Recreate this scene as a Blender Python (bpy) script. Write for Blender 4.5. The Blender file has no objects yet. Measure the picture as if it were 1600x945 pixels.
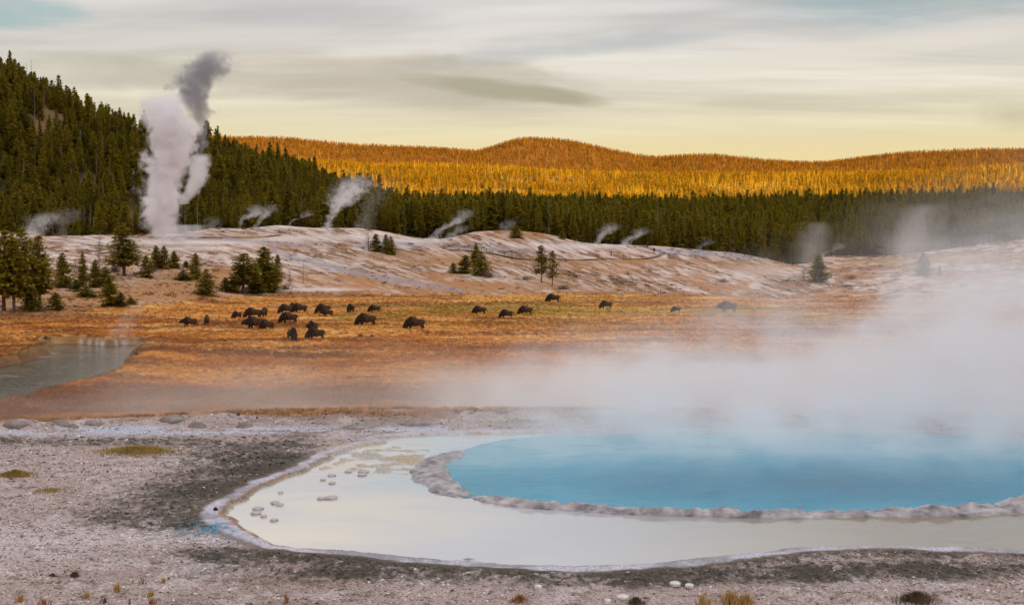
import bpy, bmesh, math, random
import numpy as np
from mathutils import Vector, Matrix
S = bpy.context.scene
COL = S.collection
rng = np.random.default_rng(7)
random.seed(7)
R = math.radians

# ------------------------------------------------------------------ camera, light, exposure
F = 2200.0            # focal length in photo pixels (1600 wide)
CAMZ = 5.0
PITCH = math.atan(102.5 / F)
cd = bpy.data.cameras.new('camera'); cam = bpy.data.objects.new('camera', cd); COL.objects.link(cam)
cd.lens = 36.0 * F / 1600.0; cd.sensor_width = 36.0
cd.clip_start = 0.1; cd.clip_end = 30000
cam.location = (0, 0, CAMZ); cam.rotation_euler = (math.pi / 2 - PITCH, 0, 0)
S.camera = cam
SUN_EL = 5.0; SUN_AZ = 163.0      # compass azimuth of the sun (0 = +Y, clockwise); it stands behind the camera
sun_h = np.array([math.sin(R(SUN_AZ)), math.cos(R(SUN_AZ))])
sd = bpy.data.lights.new('sun', 'SUN'); sd.energy = 5.0; sd.angle = R(0.5); sd.color = (1.0, 0.58, 0.13)
so = bpy.data.objects.new('sun', sd); COL.objects.link(so); so.location = (0, 0, 500)
dv = Vector((-sun_h[0] * math.cos(R(SUN_EL)), -sun_h[1] * math.cos(R(SUN_EL)), -math.sin(R(SUN_EL))))
so.rotation_euler = dv.to_track_quat('-Z', 'Y').to_euler()
S.view_settings.view_transform = 'Standard'; S.view_settings.look = 'None'
S.view_settings.exposure = 0.0; S.view_settings.gamma = 1.0; S.view_settings.use_curve_mapping = False
cy = S.cycles
cy.max_bounces = 10; cy.diffuse_bounces = 3; cy.glossy_bounces = 2; cy.transmission_bounces = 2
cy.volume_bounces = 8; cy.transparent_max_bounces = 8; cy.volume_max_steps = 256; cy.volume_step_rate = 1.0
cy.use_adaptive_sampling = True; cy.adaptive_threshold = 0.02
cy.use_denoising = True
cy.caustics_reflective = False; cy.caustics_refractive = False
cy.sample_clamp_indirect = 4.0

# ------------------------------------------------------------------ node helpers
class NT:
    def __init__(s, tree): s.t = tree; s.n = tree.nodes; s.l = tree.links
    def add(s, ty, **kw):
        n = s.n.new(ty)
        for k, v in kw.items(): setattr(n, k, v)
        return n
    def put(s, sock, v):
        if v is None: return
        if isinstance(v, bpy.types.NodeSocket): s.l.new(v, sock)
        elif isinstance(v, (tuple, list)) and len(v) == 3 and sock.type == 'RGBA': sock.default_value = (*v, 1)
        else: sock.default_value = v
    def math(s, op, a, b=None, c=None, clamp=False):
        n = s.add('ShaderNodeMath', operation=op, use_clamp=clamp)
        s.put(n.inputs[0], a); s.put(n.inputs[1], b); s.put(n.inputs[2], c)
        return n.outputs[0]
    def vmath(s, op, a, b=None, scale=None):
        n = s.add('ShaderNodeVectorMath', operation=op)
        s.put(n.inputs[0], a); s.put(n.inputs[1], b)
        if scale is not None: s.put(n.inputs['Scale'], scale)
        return n.outputs['Value'] if op in ('LENGTH', 'DISTANCE', 'DOT_PRODUCT') else n.outputs[0]
    def mix(s, f, a, b, blend='MIX'):
        n = s.add('ShaderNodeMix', data_type='RGBA', blend_type=blend)
        s.put(n.inputs[0], f); s.put(n.inputs[6], a); s.put(n.inputs[7], b)
        return n.outputs[2]
    def noise(s, vec, scale, detail=3, rough=0.55, dist=0.0, out='Fac'):
        n = s.add('ShaderNodeTexNoise')
        s.put(n.inputs['Vector'], vec); n.inputs['Scale'].default_value = scale
        n.inputs['Detail'].default_value = detail; n.inputs['Roughness'].default_value = rough
        n.inputs['Distortion'].default_value = dist
        return n.outputs[out]
    def ramp(s, f, stops, interp='LINEAR'):
        n = s.add('ShaderNodeValToRGB'); s.put(n.inputs[0], f); e = n.color_ramp.elements; n.color_ramp.interpolation = interp
        while len(e) < len(stops): e.new(0.5)
        for el, (p, c) in zip(e, stops):
            el.position = p; el.color = (*c, 1) if isinstance(c, tuple) else (c, c, c, 1)
        return n.outputs[0]
    def mapr(s, v, a, b, c=0.0, d=1.0, smooth=False):
        n = s.add('ShaderNodeMapRange', clamp=True)
        if smooth: n.interpolation_type = 'SMOOTHSTEP'
        for i, q in enumerate((v, a, b, c, d)): s.put(n.inputs[i], q)
        return n.outputs[0]
    def mapping(s, vec, loc=(0, 0, 0), rot=(0, 0, 0), scale=(1, 1, 1)):
        n = s.add('ShaderNodeMapping'); s.put(n.inputs[0], vec)
        n.inputs[1].default_value = loc; n.inputs[2].default_value = rot; n.inputs[3].default_value = scale
        return n.outputs[0]
def new_mat(name):
    m = bpy.data.materials.new(name); m.use_nodes = True
    m.node_tree.nodes.clear(); nt = NT(m.node_tree)
    out = nt.add('ShaderNodeOutputMaterial')
    return m, nt, out
def principled(name, build=None, color=(0.5, 0.5, 0.5), rough=0.8, spec=0.3):
    m, nt, out = new_mat(name)
    b = nt.add('ShaderNodeBsdfPrincipled'); b.inputs['Roughness'].default_value = rough
    b.inputs['Specular IOR Level'].default_value = spec
    b.inputs['Base Color'].default_value = (*color, 1)
    nt.l.new(b.outputs[0], out.inputs['Surface'])
    if build: build(nt, b)
    return m
def varied(name, c0, c1, scale=3.0, rough=0.9, spec=0.15, rand=0.0, c2=None, bump=0.0, coord='Object'):
    """two tones mixed by noise, third tone by per-object random"""
    def f(nt, b):
        tc = nt.add('ShaderNodeTexCoord').outputs[coord]
        n = nt.noise(tc, scale, 4, 0.6)
        c = nt.mix(nt.mapr(n, 0.35, 0.65), c0, c1)
        if c2 is not None:
            oi = nt.add('ShaderNodeObjectInfo').outputs['Random']
            c = nt.mix(nt.math('MULTIPLY', oi, rand), c, c2)
        nt.put(b.inputs['Base Color'], c)
        if bump:
            bn = nt.add('ShaderNodeBump'); bn.inputs['Strength'].default_value = bump
            nt.put(bn.inputs['Height'], n); nt.put(b.inputs['Normal'], bn.outputs[0])
    return principled(name, f, rough=rough, spec=spec)

def thin_leaf(m, amount=0.45):
    """let part of the light pass through needles and blades"""
    nt = NT(m.node_tree); b = next(n for n in nt.n if n.type == 'BSDF_PRINCIPLED'); out = next(n for n in nt.n if n.type == 'OUTPUT_MATERIAL')
    tr = nt.add('ShaderNodeBsdfTranslucent'); src = b.inputs['Base Color'].links
    if src: nt.l.new(src[0].from_socket, tr.inputs['Color'])
    else: tr.inputs['Color'].default_value = b.inputs['Base Color'].default_value
    mx = nt.add('ShaderNodeMixShader'); mx.inputs[0].default_value = amount
    nt.l.new(b.outputs[0], mx.inputs[1]); nt.l.new(tr.outputs[0], mx.inputs[2]); nt.l.new(mx.outputs[0], out.inputs['Surface'])
    return m
# ------------------------------------------------------------------ world: low sun sky under thin streaked cloud
W = bpy.data.worlds.new('World'); S.world = W; W.use_nodes = True
W.node_tree.nodes.clear(); nt = NT(W.node_tree)
wo = nt.add('ShaderNodeOutputWorld'); bg = nt.add('ShaderNodeBackground'); nt.l.new(bg.outputs[0], wo.inputs[0])
bg.inputs['Strength'].default_value = 0.1
sky = nt.add('ShaderNodeTexSky', sky_type='NISHITA'); sky.sun_disc = False
sky.sun_elevation = R(SUN_EL); sky.sun_rotation = R(SUN_AZ)
dirn = nt.add('ShaderNodeTexCoord').outputs['Generated']
sep = nt.add('ShaderNodeSeparateXYZ'); nt.put(sep.inputs[0], dirn)
zz = nt.math('MAXIMUM', sep.outputs[2], 0.0)
cl = nt.ramp(zz, [(0.0, (0.95, 0.73, 0.33)), (0.060, (0.90, 0.745, 0.41)), (0.076, (0.83, 0.74, 0.51)), (0.10, (0.75, 0.69, 0.57)),
                  (0.14, (0.72, 0.685, 0.65)), (0.2, (0.72, 0.705, 0.70)), (0.45, (0.93, 0.92, 0.94)), (1.0, (1.12, 1.12, 1.18))])
den = nt.math('ADD', zz, 0.10)
cmb = nt.add('ShaderNodeCombineXYZ')
nt.put(cmb.inputs[0], nt.math('DIVIDE', sep.outputs[0], den)); nt.put(cmb.inputs[1], nt.math('DIVIDE', sep.outputs[1], den))
p = cmb.outputs[0]
s1 = nt.noise(nt.mapping(p, (3.1, 1.2, 0), (0, 0, R(-24)), (0.34, 1.05, 1)), 1.0, 5, 0.55, 0.5)
s2 = nt.noise(nt.mapping(p, (0.4, 7.7, 0), (0, 0, R(-15)), (0.6, 2.6, 1)), 1.3, 6, 0.6, 0.3)
s3 = nt.noise(nt.mapping(p, (11.4, 2.3, 0), (0, 0, R(-6)), (0.42, 1.6, 1)), 0.8, 3, 0.5, 0.2)
shade = nt.mapr(s1, 0.36, 0.64, 0.80, 1.20)
shade = nt.math('MULTIPLY', shade, nt.mapr(s2, 0.32, 0.68, 0.88, 1.13))
hz = nt.mapr(zz, 0.062, 0.10)
shade = nt.math('ADD', nt.math('MULTIPLY', nt.math('SUBTRACT', shade, 1.0), hz), 1.0)
cs = nt.vmath('SCALE', cl, scale=shade)
# single cloud forms: direction around the compass against elevation
azm = nt.math('ARCTAN2', sep.outputs[0], sep.outputs[1])
wob = nt.noise(nt.mapping(dirn, scale=(5, 5, 22)), 1.0, 5, 0.6, 0.6)
def form(az, el, wa, we, tilt=0.0, ragged=0.9):
    a = nt.math('SUBTRACT', azm, az); e = nt.math('SUBTRACT', nt.math('SUBTRACT', sep.outputs[2], el), nt.math('MULTIPLY', a, tilt))
    a = nt.math('DIVIDE', a, wa); e = nt.math('DIVIDE', e, we)
    q = nt.math('ADD', nt.math('MULTIPLY', a, a), nt.math('MULTIPLY', e, e))
    q = nt.math('ADD', q, nt.math('MULTIPLY', nt.math('SUBTRACT', wob, 0.5), ragged * 4))
    return nt.mapr(q, 1.3, 0.0, smooth=True)
for (az, el, wa, we, ti, k, c) in [
    (0.27, 0.160, 0.16, 0.020, .05, .85, (0.37, 0.47, 0.50)), (-0.35, 0.147, 0.07, 0.011, 0, .8, (0.38, 0.52, 0.54)), (0.06, 0.133, 0.14, 0.008, .10, .6, (0.47, 0.50, 0.53)),
    (-0.13, 0.152, 0.10, 0.009, .06, .5, (0.56, 0.55, 0.56)), (0.10, 0.150, 0.13, 0.010, .12, .65, (0.50, 0.50, 0.49)),
    (0.16, 0.120, 0.22, 0.008, .08, .7, (0.84, 0.77, 0.68)), (0.02, 0.145, 0.12, 0.006, .05, .6, (0.86, 0.80, 0.74)), (-0.22, 0.135, 0.14, 0.009, .05, .5, (0.78, 0.74, 0.70)),
    (-0.10, 0.110, 0.17, 0.020, -.03, .75, (0.53, 0.46, 0.37)), (0.0, 0.102, 0.09, 0.007, -.12, .8, (0.42, 0.38, 0.27)), (-0.30, 0.112, 0.14, 0.012, .0, .55, (0.50, 0.46, 0.38)),
    (0.37, 0.082, 0.06, 0.014, 0, .6, (0.52, 0.47, 0.33)), (0.27, 0.095, 0.15, 0.008, .02, .5, (0.62, 0.56, 0.42)), (-0.33, 0.085, 0.1, 0.010, 0, .4, (0.60, 0.53, 0.40))]:
    cs = nt.mix(nt.math('MULTIPLY', form(az, el, wa, we, ti), k), cs, c)
cloud10 = nt.vmath('SCALE', cs, scale=10.0)
fin = nt.mix(0.10, cloud10, sky.outputs[0])
nt.put(bg.inputs['Color'], fin)
W.cycles.sampling_method = 'MANUAL'; W.cycles.sample_map_resolution = 512

# ------------------------------------------------------------------ numpy noise and interpolation
def _hash(ix, iy, seed):
    h = (ix.astype(np.int64) * 374761393 + iy.astype(np.int64) * 668265263 + seed * 144665) & 0x7fffffff
    h = ((h ^ (h >> 13)) * 1274126177) & 0x7fffffff
    return ((h ^ (h >> 16)) & 0xffff) / 65535.0
def vnoise(x, y, seed=0):
    ix = np.floor(x); iy = np.floor(y); fx = x - ix; fy = y - iy
    fx = fx * fx * (3 - 2 * fx); fy = fy * fy * (3 - 2 * fy)
    a = _hash(ix, iy, seed); b = _hash(ix + 1, iy, seed); c = _hash(ix, iy + 1, seed); d = _hash(ix + 1, iy + 1, seed)
    return (a * (1 - fx) + b * fx) * (1 - fy) + (c * (1 - fx) + d * fx) * fy
def fbm(x, y, seed=0, oct=4, gain=0.55):
    x = np.asarray(x, float); y = np.asarray(y, float)
    v = 0; a = 1; t = 0
    for o in range(oct):
        v = v + a * vnoise(x + 17.3 * o, y - 9.1 * o, seed + o); t += a; a *= gain; x = x * 2.03; y = y * 2.03
    return v / t
def sst(a, b, x):
    t = np.clip((x - a) / (b - a), 0, 1); return t * t * (3 - 2 * t)
def lerp(a, b, t): return a + (b - a) * t
def smooth_interp(uq, us, vs):
    """Catmull-Rom through knots"""
    us = np.asarray(us, float); vs = np.asarray(vs, float)
    m = np.gradient(vs, us)
    uq = np.clip(uq, us[0], us[-1])
    i = np.clip(np.searchsorted(us, uq) - 1, 0, len(us) - 2)
    h = us[i + 1] - us[i]; t = (uq - us[i]) / h
    return ((2*t**3 - 3*t**2 + 1) * vs[i] + (t**3 - 2*t**2 + t) * h * m[i] + (-2*t**3 + 3*t**2) * vs[i+1] + (t**3 - t**2) * h * m[i+1])
def proj(x, y, z):
    dz = z - CAMZ; cp, sp = math.cos(PITCH), math.sin(PITCH)
    dep = y * cp - dz * sp; up = y * sp + dz * cp
    return 800 + F * x / dep, 472.5 - F * up / dep
def ray(u, v):
    cp, sp = math.cos(PITCH), math.sin(PITCH)
    a = (u - 800) / F; b = (472.5 - v) / F
    return np.array([a, cp + b * sp, -sp + b * cp])
def on_plane(u, v, z):
    d = ray(u, v); t = (z - CAMZ) / d[2]; return (d[0] * t, d[1] * t)
def tanel(v): return np.tan(np.arctan((472.5 - np.asarray(v, float)) / F) - PITCH)

# ------------------------------------------------------------------ terrain heights
MEADOW = -7.6; POOLZ = -0.05; RIVZ = -8.25
UU = np.linspace(-700, 2300, 301)
TH = np.arctan((UU - 800) / F); CT = np.cos(TH)
def zof(v, r): return CAMZ + tanel(v) * r * CT
def kn(us, vs): return smooth_interp(UU, us, vs)
toe_r = kn([-700, 0, 200, 330, 420, 600, 850, 1100, 1300, 1600, 2300], [235, 238, 250, 275, 298, 300, 300, 298, 292, 290, 280])
crest_v = kn([-700, 0, 80, 160, 210, 300, 330, 385, 430, 470, 500, 560, 600, 660, 700, 740, 800, 860, 900, 960, 1020, 1100, 1160, 1200, 1240, 1265, 1290, 1350, 1420, 1500, 1600, 1800, 2300],
             [366, 364, 369, 368, 369, 363, 358, 357, 353, 355, 357, 357, 362, 372, 372, 363, 361, 367, 377, 383, 385, 392, 398, 406, 414, 411, 402, 401, 397, 387, 374, 366, 360])
mid_v = kn([-700, 0, 100, 200, 300, 420, 600, 800, 1000, 1200, 1300, 1600, 2300], [425, 425, 425, 422, 416, 410, 415, 422, 428, 436, 440, 432, 420])
one = np.ones_like(UU)
z480 = zof(crest_v, 470 * one)
v700 = kn([-700, 0, 100, 200, 320, 450, 550, 650, 800, 1000, 1200, 1400, 1600, 2300], [60, 132, 176, 226, 252, 287, 322, 350, 358, 366, 372, 368, 360, 350])
z700 = zof(v700, 700 * one)
v900 = kn([-700, 0, 200, 450, 600, 700, 900, 1600, 2300], [90, 175, 268, 332, 342, 343, 346, 342, 330]); z900 = zof(v900, 900 * one)
v1200 = kn([-700, 300, 600, 900, 1000, 1300, 1600, 2300], [300, 305, 322, 330, 334, 328, 318, 305]); z1200 = zof(v1200, 1200 * one)
v1400 = kn([-700, 300, 600, 1000, 1300, 1600, 2300], [290, 295, 309, 318, 316, 306, 290]); z1400 = zof(v1400, 1400 * one)
v2200 = kn([-700, 300, 600, 1000, 1300, 1600, 2300], [250, 252, 263, 277, 277, 268, 252]); z2200 = zof(v2200, 2200 * one)
vfar = kn([-700, 0, 330, 450, 560, 700, 750, 775, 800, 825, 850, 880, 910, 950, 1020, 1060, 1100, 1200, 1290, 1350, 1450, 1600, 1900, 2300],
          [215, 215, 219, 222, 231, 237, 240, 233, 225, 221, 221, 223, 228, 237, 249, 248, 247, 255, 258, 250, 242, 237, 230, 230])
z3000 = zof(vfar, 3000 * one)
edge_r = kn([-700, 250, 450, 900, 1300, 2300], [39.3, 39.5, 40, 40, 40.5, 40.5])
RS = [0*one, 8*one, 17*one, edge_r, 56*one, 84*one, toe_r - 12, toe_r, toe_r*0.62 + 0.38*455, 455*one, 480*one, 512*one, 700*one, 900*one, 1200*one, 1400*one, 2200*one, 2450*one, 3000*one, 3600*one, 9000*one]
zm = zof(mid_v, RS[8])
ZS = [3.3*one, 2.6*one, 0.02*one, 0*one, -4.2*one, MEADOW*one, MEADOW*one, (MEADOW + 0.5)*one, zm, z480 - 0.2, z480, z480 - 1.6, z700, z900, z1200, z1400, z2200, z2200 + 3, z3000, z3000 - 60, 60*one]
RSa = np.array(RS); ZSa = np.array(ZS)
# monotone slopes
hh = np.diff(RSa, axis=0); dd = np.diff(ZSa, axis=0) / hh
MS = np.zeros_like(ZSa)
for k in range(1, len(RSa) - 1):
    a, b = dd[k-1], dd[k]; w1 = 2*hh[k] + hh[k-1]; w2 = hh[k] + 2*hh[k-1]
    ok = a * b > 0
    MS[k] = np.where(ok, (w1 + w2) / (w1 / np.where(ok, a, 1) + w2 / np.where(ok, b, 1)), 0)

def poly_dist(px, py, pts, closed=True):
    """distance to polyline; negative inside when closed"""
    pts = np.asarray(pts, float); n = len(pts)
    best = np.full(px.shape, 1e9); inside = np.zeros(px.shape, bool)
    for i in range(n if closed else n - 1):
        ax, ay = pts[i]; bx, by = pts[(i + 1) % n]
        ex, ey = bx - ax, by - ay
        t = np.clip(((px - ax) * ex + (py - ay) * ey) / (ex*ex + ey*ey + 1e-12), 0, 1)
        best = np.minimum(best, (px - ax - t*ex)**2 + (py - ay - t*ey)**2)
        if closed:
            c = ((ay > py) != (by > py)) & (px < (bx - ax) * (py - ay) / (by - ay + 1e-12) + ax)
            inside ^= c
    d = np.sqrt(best)
    return np.where(inside, -d, d) if closed else d
def smooth_poly(pts, closed=True, n=6):
    pts = [np.array(q, float) for q in pts]; out = []
    m = len(pts)
    for i in range(m if closed else m - 1):
        p0 = pts[(i-1) % m] if closed or i > 0 else pts[i]; p1 = pts[i]; p2 = pts[(i+1) % m]
        p3 = pts[(i+2) % m] if closed or i + 2 < m else p2
        for k in range(n):
            t = k / n
            out.append(0.5 * ((2*p1) + (-p0+p2)*t + (2*p0-5*p1+4*p2-p3)*t*t + (-p0+3*p1-3*p2+p3)*t**3))
    if not closed: out.append(pts[-1])
    return out
WATER_PX = [(350,802),(358,790),(385,775),(412,760),(440,748),(470,737),(500,723),(520,711),(545,702),(568,696),(600,691),(590,687),(640,681),(700,679),(800,677),(1000,675),(1300,675),(1480,678),(1550,682),(1590,690),(1640,700),(1720,730),(1760,790),(1740,840),(1680,868),(1600,864),(1500,860),(1400,857),(1320,858),(1250,861),(1180,869),(1100,878),(1000,886),(900,890),(850,889),(780,886),(700,881),(620,874),(560,867),(500,863),(450,859),(420,852),(395,839),(372,823),(357,812)]
WATER = [on_plane(u, v, POOLZ) for u, v in WATER_PX]; WATER = smooth_poly(WATER, True, 4)
RIM_PX = [(722,703),(704,710),(686,720),(668,733),(680,748),(700,763),(722,775),(748,777),(790,785),(850,792),(900,795),(960,799),(1050,802),(1150,805),(1250,805),(1350,803),(1450,802),(1550,798),(1600,791),(1660,775),(1740,740)]
RIM = smooth_poly([on_plane(u, v, POOLZ) for u, v in RIM_PX], False, 5)
INNER = RIM + [np.array(on_plane(u, v, POOLZ)) for u, v in [(1640,700),(1590,690),(1550,683),(1480,679),(1300,677),(1000,677),(860,680),(790,686),(750,694)]]
RIVER_PX = [(-900,640),(-400,585),(-60,583),(0,573),(30,567),(60,558),(80,552),(84,545),(70,541),(95,537),(130,537),(170,541),(205,538),(212,545),(203,554),(196,566),(186,578),(170,590),(140,600),(115,607),(60,622),(0,635),(-200,660),(-900,700)]
RIVER = smooth_poly([on_plane(u, v, RIVZ) for u, v in RIVER_PX], True, 3)

def ridge_h(x, y):
    s = x * sun_h[0] + y * sun_h[1]
    H = 42 + 0.0875 * (1330 + 1500) + 6
    n = fbm(x / 300, y / 300, 91, 3) * 14
    return sst(500, 1500, s) * (1 - 0.6 * sst(1560, 3200, s)) * (H + n - 7)
def base_height(x, y):
    r = np.sqrt(x*x + y*y); th = np.arctan2(x, y)
    u = 800 + F * np.tan(np.clip(th, -0.6, 0.6))
    ui = np.clip((u - UU[0]) / (UU[1] - UU[0]), 0, len(UU) - 1.001); i0 = ui.astype(int); ft = ui - i0
    z = np.zeros_like(r)
    def col(A, k): return A[k][i0] * (1 - ft) + A[k][i0 + 1] * ft
    r0 = col(RSa, 0); 
    for k in range(len(RSa) - 1):
        r1 = col(RSa, k + 1)
        msk = (r >= r0) & (r < r1) if k < len(RSa) - 2 else (r >= r0)
        h = r1 - r0; t = np.clip((r - r0) / h, 0, 1)
        v = ((2*t**3 - 3*t**2 + 1) * col(ZSa, k) + (t**3 - 2*t**2 + t) * h * col(MS, k) + (-2*t**3 + 3*t**2) * col(ZSa, k+1) + (t**3 - t**2) * h * col(MS, k+1))
        z = np.where(msk, v, z); r0 = r1
    back = sst(0.75, 1.35, np.abs(th))       # to the sides and behind: plain rolling ground and the western ridge
    flat = np.where(r < 17, z, np.minimum(z, 0) * 0 + lerp(0.0, MEADOW, sst(41, 90, r)))
    z = lerp(z, flat, back * sst(12, 30, r)) + ridge_h(x, y)
    return z
def height(x, y):
    x = np.asarray(x, float); y = np.asarray(y, float)
    r = np.sqrt(x*x + y*y)
    z = base_height(x, y)
    # undulation, scaled with distance
    fgw = 1 - sst(40, 46, r)
    z = z + fgw * ((fbm(x*0.7, y*0.7, 3, 4) - 0.5) * 0.10 + (fbm(x*5, y*5, 5, 3) - 0.5) * 0.045)
    lip = np.exp(-((r - 38.6) / 1.2)**2)
    z = z + lip * np.clip(fbm(x*0.9, y*0.9, 8, 4) - 0.45, 0, 1) * 0.6
    mw = sst(80, 100, r) * (1 - sst(225, 300, r))
    z = z + mw * ((fbm(x*0.05, y*0.05, 13, 3) - 0.5) * 0.9 + (fbm(x*0.5, y*0.5, 15, 3) - 0.5) * 0.35)
    sw = sst(240, 300, r) * (1 - sst(470, 500, r))
    z = z + sw * ((fbm((x - 0.9*y*0.3)*0.03, y*0.06, 21, 4) - 0.5) * 1.0 + (fbm(x*0.25, y*0.25, 23, 3) - 0.5) * 0.35)
    fw = sst(500, 600, r)
    z = z + fw * (fbm(x*0.01, y*0.01, 31, 3) - 0.5) * 7
    # pools
    near = (r > 15) & (r < 60) & (y > 0)
    if near.any():
        xn, yn = x[near], y[near]
        d = poly_dist(xn, yn, WATER) + (fbm(xn*2.2, yn*2.2, 41, 3) - 0.5) * 0.25
        di = poly_dist(xn, yn, INNER)
        zn = z[near]
        zn = lerp(np.minimum(zn, 0.03) , zn, sst(0.0, 1.2, d))
        zn = np.where(d < 0.6, lerp(zn, 0.0 + 0.02 * fbm(xn*6, yn*6, 43, 2), sst(0.6, 0.1, d)), zn)
        floor = -0.13 + (fbm(xn*1.2, yn*1.2, 47, 4) - 0.5) * 0.08
        ux, vx = proj(xn, yn, 0*xn)
        ter = np.exp(-((ux - 620) / 95)**4 - ((vx - 714) / 24)**4)      # terraced shallows, crust just breaking the water
        floor = lerp(floor, -0.058 + (fbm(xn*1.8, yn*2.2, 53, 5) - 0.5) * 0.36, ter)
        zn = lerp(zn, floor, sst(0.02, -0.22, d))
        zn = lerp(zn, -1.2 - 2.5 * sst(0, -4, di), sst(0.1, -0.9, di) * (d < 0.3))
        z[near] = zn
    rv = (r > 70) & (r < 500) & (y > 0) & (x < -15)
    if rv.any():
        xr, yr = x[rv], y[rv]
        d = poly_dist(xr, yr, RIVER) + (fbm(xr*0.25, yr*0.25, 61, 3) - 0.5) * 2.0
        zr = z[rv]; zr = np.where(d > 0, zr + 0.25 * np.exp(-((d - 3) / 2.5)**2), zr)
        z[rv] = lerp(zr, RIVZ - 0.7, sst(1.3, -0.5, d))
    return z
def H1(x, y): return float(height(np.array([x]), np.array([y]))[0])
def hit(u, v, rmin=95.0, rmax=3200.0):
    """first point of the ground seen at photo pixel u, v"""
    d = ray(u, v); d = d / math.hypot(d[0], d[1])
    r = np.geomspace(rmin, rmax, 4000)
    x, y, z = d[0]*r, d[1]*r, CAMZ + d[2]*r
    g = height(x, y); b = np.nonzero(z < g)[0]
    k = b[0] if len(b) else len(r) - 1
    if not len(b): k = int(np.argmin(z - g))
    return x[k], y[k], g[k]

# ------------------------------------------------------------------ mesh helpers
def mesh_from(name, co, faces_flat, counts, mats=(), smooth=False):
    me = bpy.data.meshes.new(name)
    co = np.asarray(co, np.float32).reshape(-1, 3); faces_flat = np.asarray(faces_flat, np.int32); counts = np.asarray(counts, np.int32)
    me.vertices.add(len(co)); me.vertices.foreach_set('co', co.ravel())
    me.loops.add(len(faces_flat)); me.loops.foreach_set('vertex_index', faces_flat)
    me.polygons.add(len(counts)); me.polygons.foreach_set('loop_start', np.concatenate([[0], np.cumsum(counts)[:-1]]).astype(np.int32))
    me.polygons.foreach_set('loop_total', counts)
    if smooth: me.polygons.foreach_set('use_smooth', np.ones(len(counts), bool))
    for m in mats: me.materials.append(m)
    me.update(calc_edges=True); me.validate()
    return me
def grid_faces(nr, nc, wrap=False):
    i = np.arange(nr - 1)[:, None]; j = np.arange(nc if wrap else nc - 1)[None, :]; j2 = (j + 1) % nc
    a = i*nc + j; b = i*nc + j2; c = (i+1)*nc + j2; d = (i+1)*nc + j
    return np.stack([a, b, c, d], -1).reshape(-1, 4)
def link(name, me, parent=None, loc=None, **props):
    o = bpy.data.objects.new(name, me); COL.objects.link(o)
    if parent is not None: o.parent = parent
    if loc is not None: o.location = loc
    for k, v in props.items(): o[k] = v
    return o
def empty(name, loc, rotz=0.0, label=None, cat=None, group=None):
    o = bpy.data.objects.new(name, None); COL.objects.link(o); o.location = loc; o.rotation_euler = (0, 0, rotz); o.empty_display_size = 0.3
    tag(o, label, cat, group); return o
def tag(o, label=None, cat=None, group=None, kind=None):
    if label: o['label'] = label
    if cat: o['category'] = cat
    if group: o['group'] = group
    if kind: o['kind'] = kind
    return o
def copy_tree(o, loc, rotz, scale, label=None, parent=None):
    c = o.copy(); COL.objects.link(c)
    if parent is None:
        c.location = loc; c.rotation_euler = (0, 0, rotz); c.scale = scale if hasattr(scale, '__len__') else (scale,)*3
        if label: c['label'] = label
    else: c.parent = parent
    for ch in o.children:
        copy_tree(ch, None, None, None, None, c)
    return c

# ------------------------------------------------------------------ ground sheet
def make_ground():
    th_f = np.arctan((np.linspace(-260, 1860, 820) - 800) / F)
    lo = th_f[0]; hi = th_f[-1]
    side_r = hi + (np.linspace(0, 1, 45)[1:]**1.6) * (math.pi - hi)
    side_l = (-(-lo + (np.linspace(0, 1, 45)[1:]**1.6) * (math.pi + lo)))[::-1][1:]
    th = np.concatenate([side_l, th_f, side_r]); nc = len(th)
    rr = np.concatenate([np.linspace(1.0, 17, 14)[:-1], 1 / np.linspace(1/17, 1/46, 310), np.linspace(46, 95, 26)[1:],
                         1 / np.linspace(1/95, 1/235, 150)[1:], np.linspace(235, 490, 190)[1:], np.geomspace(490, 1300, 70)[1:],
                         np.geomspace(1300, 3600, 80)[1:], np.geomspace(3600, 12000, 14)[1:]])
    nr = len(rr)
    T, Q = np.meshgrid(th, rr)
    X = Q*np.sin(T); Y = Q*np.cos(T); Z = height(X.ravel(), Y.ravel()).reshape(X.shape)
    co = np.stack([X, Y, Z], -1).reshape(-1, 3)
    f = grid_faces(nr, nc, True)[:, ::-1]
    cen = len(co); co = np.vstack([co, [[0, 0, H1(0.01, 0.01)]]])
    j = np.arange(nc); tri = np.stack([np.full(nc, cen), (j+1) % nc, j], -1)
    flat = np.concatenate([f.ravel(), tri.ravel()]); cnt = np.concatenate([np.full(len(f), 4), np.full(nc, 3)])
    x, y, z = co[:, 0], co[:, 1], co[:, 2]
    rgb = ground_colour(x, y, z)
    me = mesh_from('ground', co, flat, cnt, [ground_material()], True)
    a = me.color_attributes.new('tint', 'FLOAT_COLOR', 'POINT')
    a.data.foreach_set('color', np.hstack([rgb, np.ones((len(rgb), 1))]).astype(np.float32).ravel())
    o = link('ground', me, None, None, kind='structure')
    return o
def C(*a): return np.array(a, float)
def mixc(c, k, w): return c * (1 - w[:, None]) + k * w[:, None]
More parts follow.
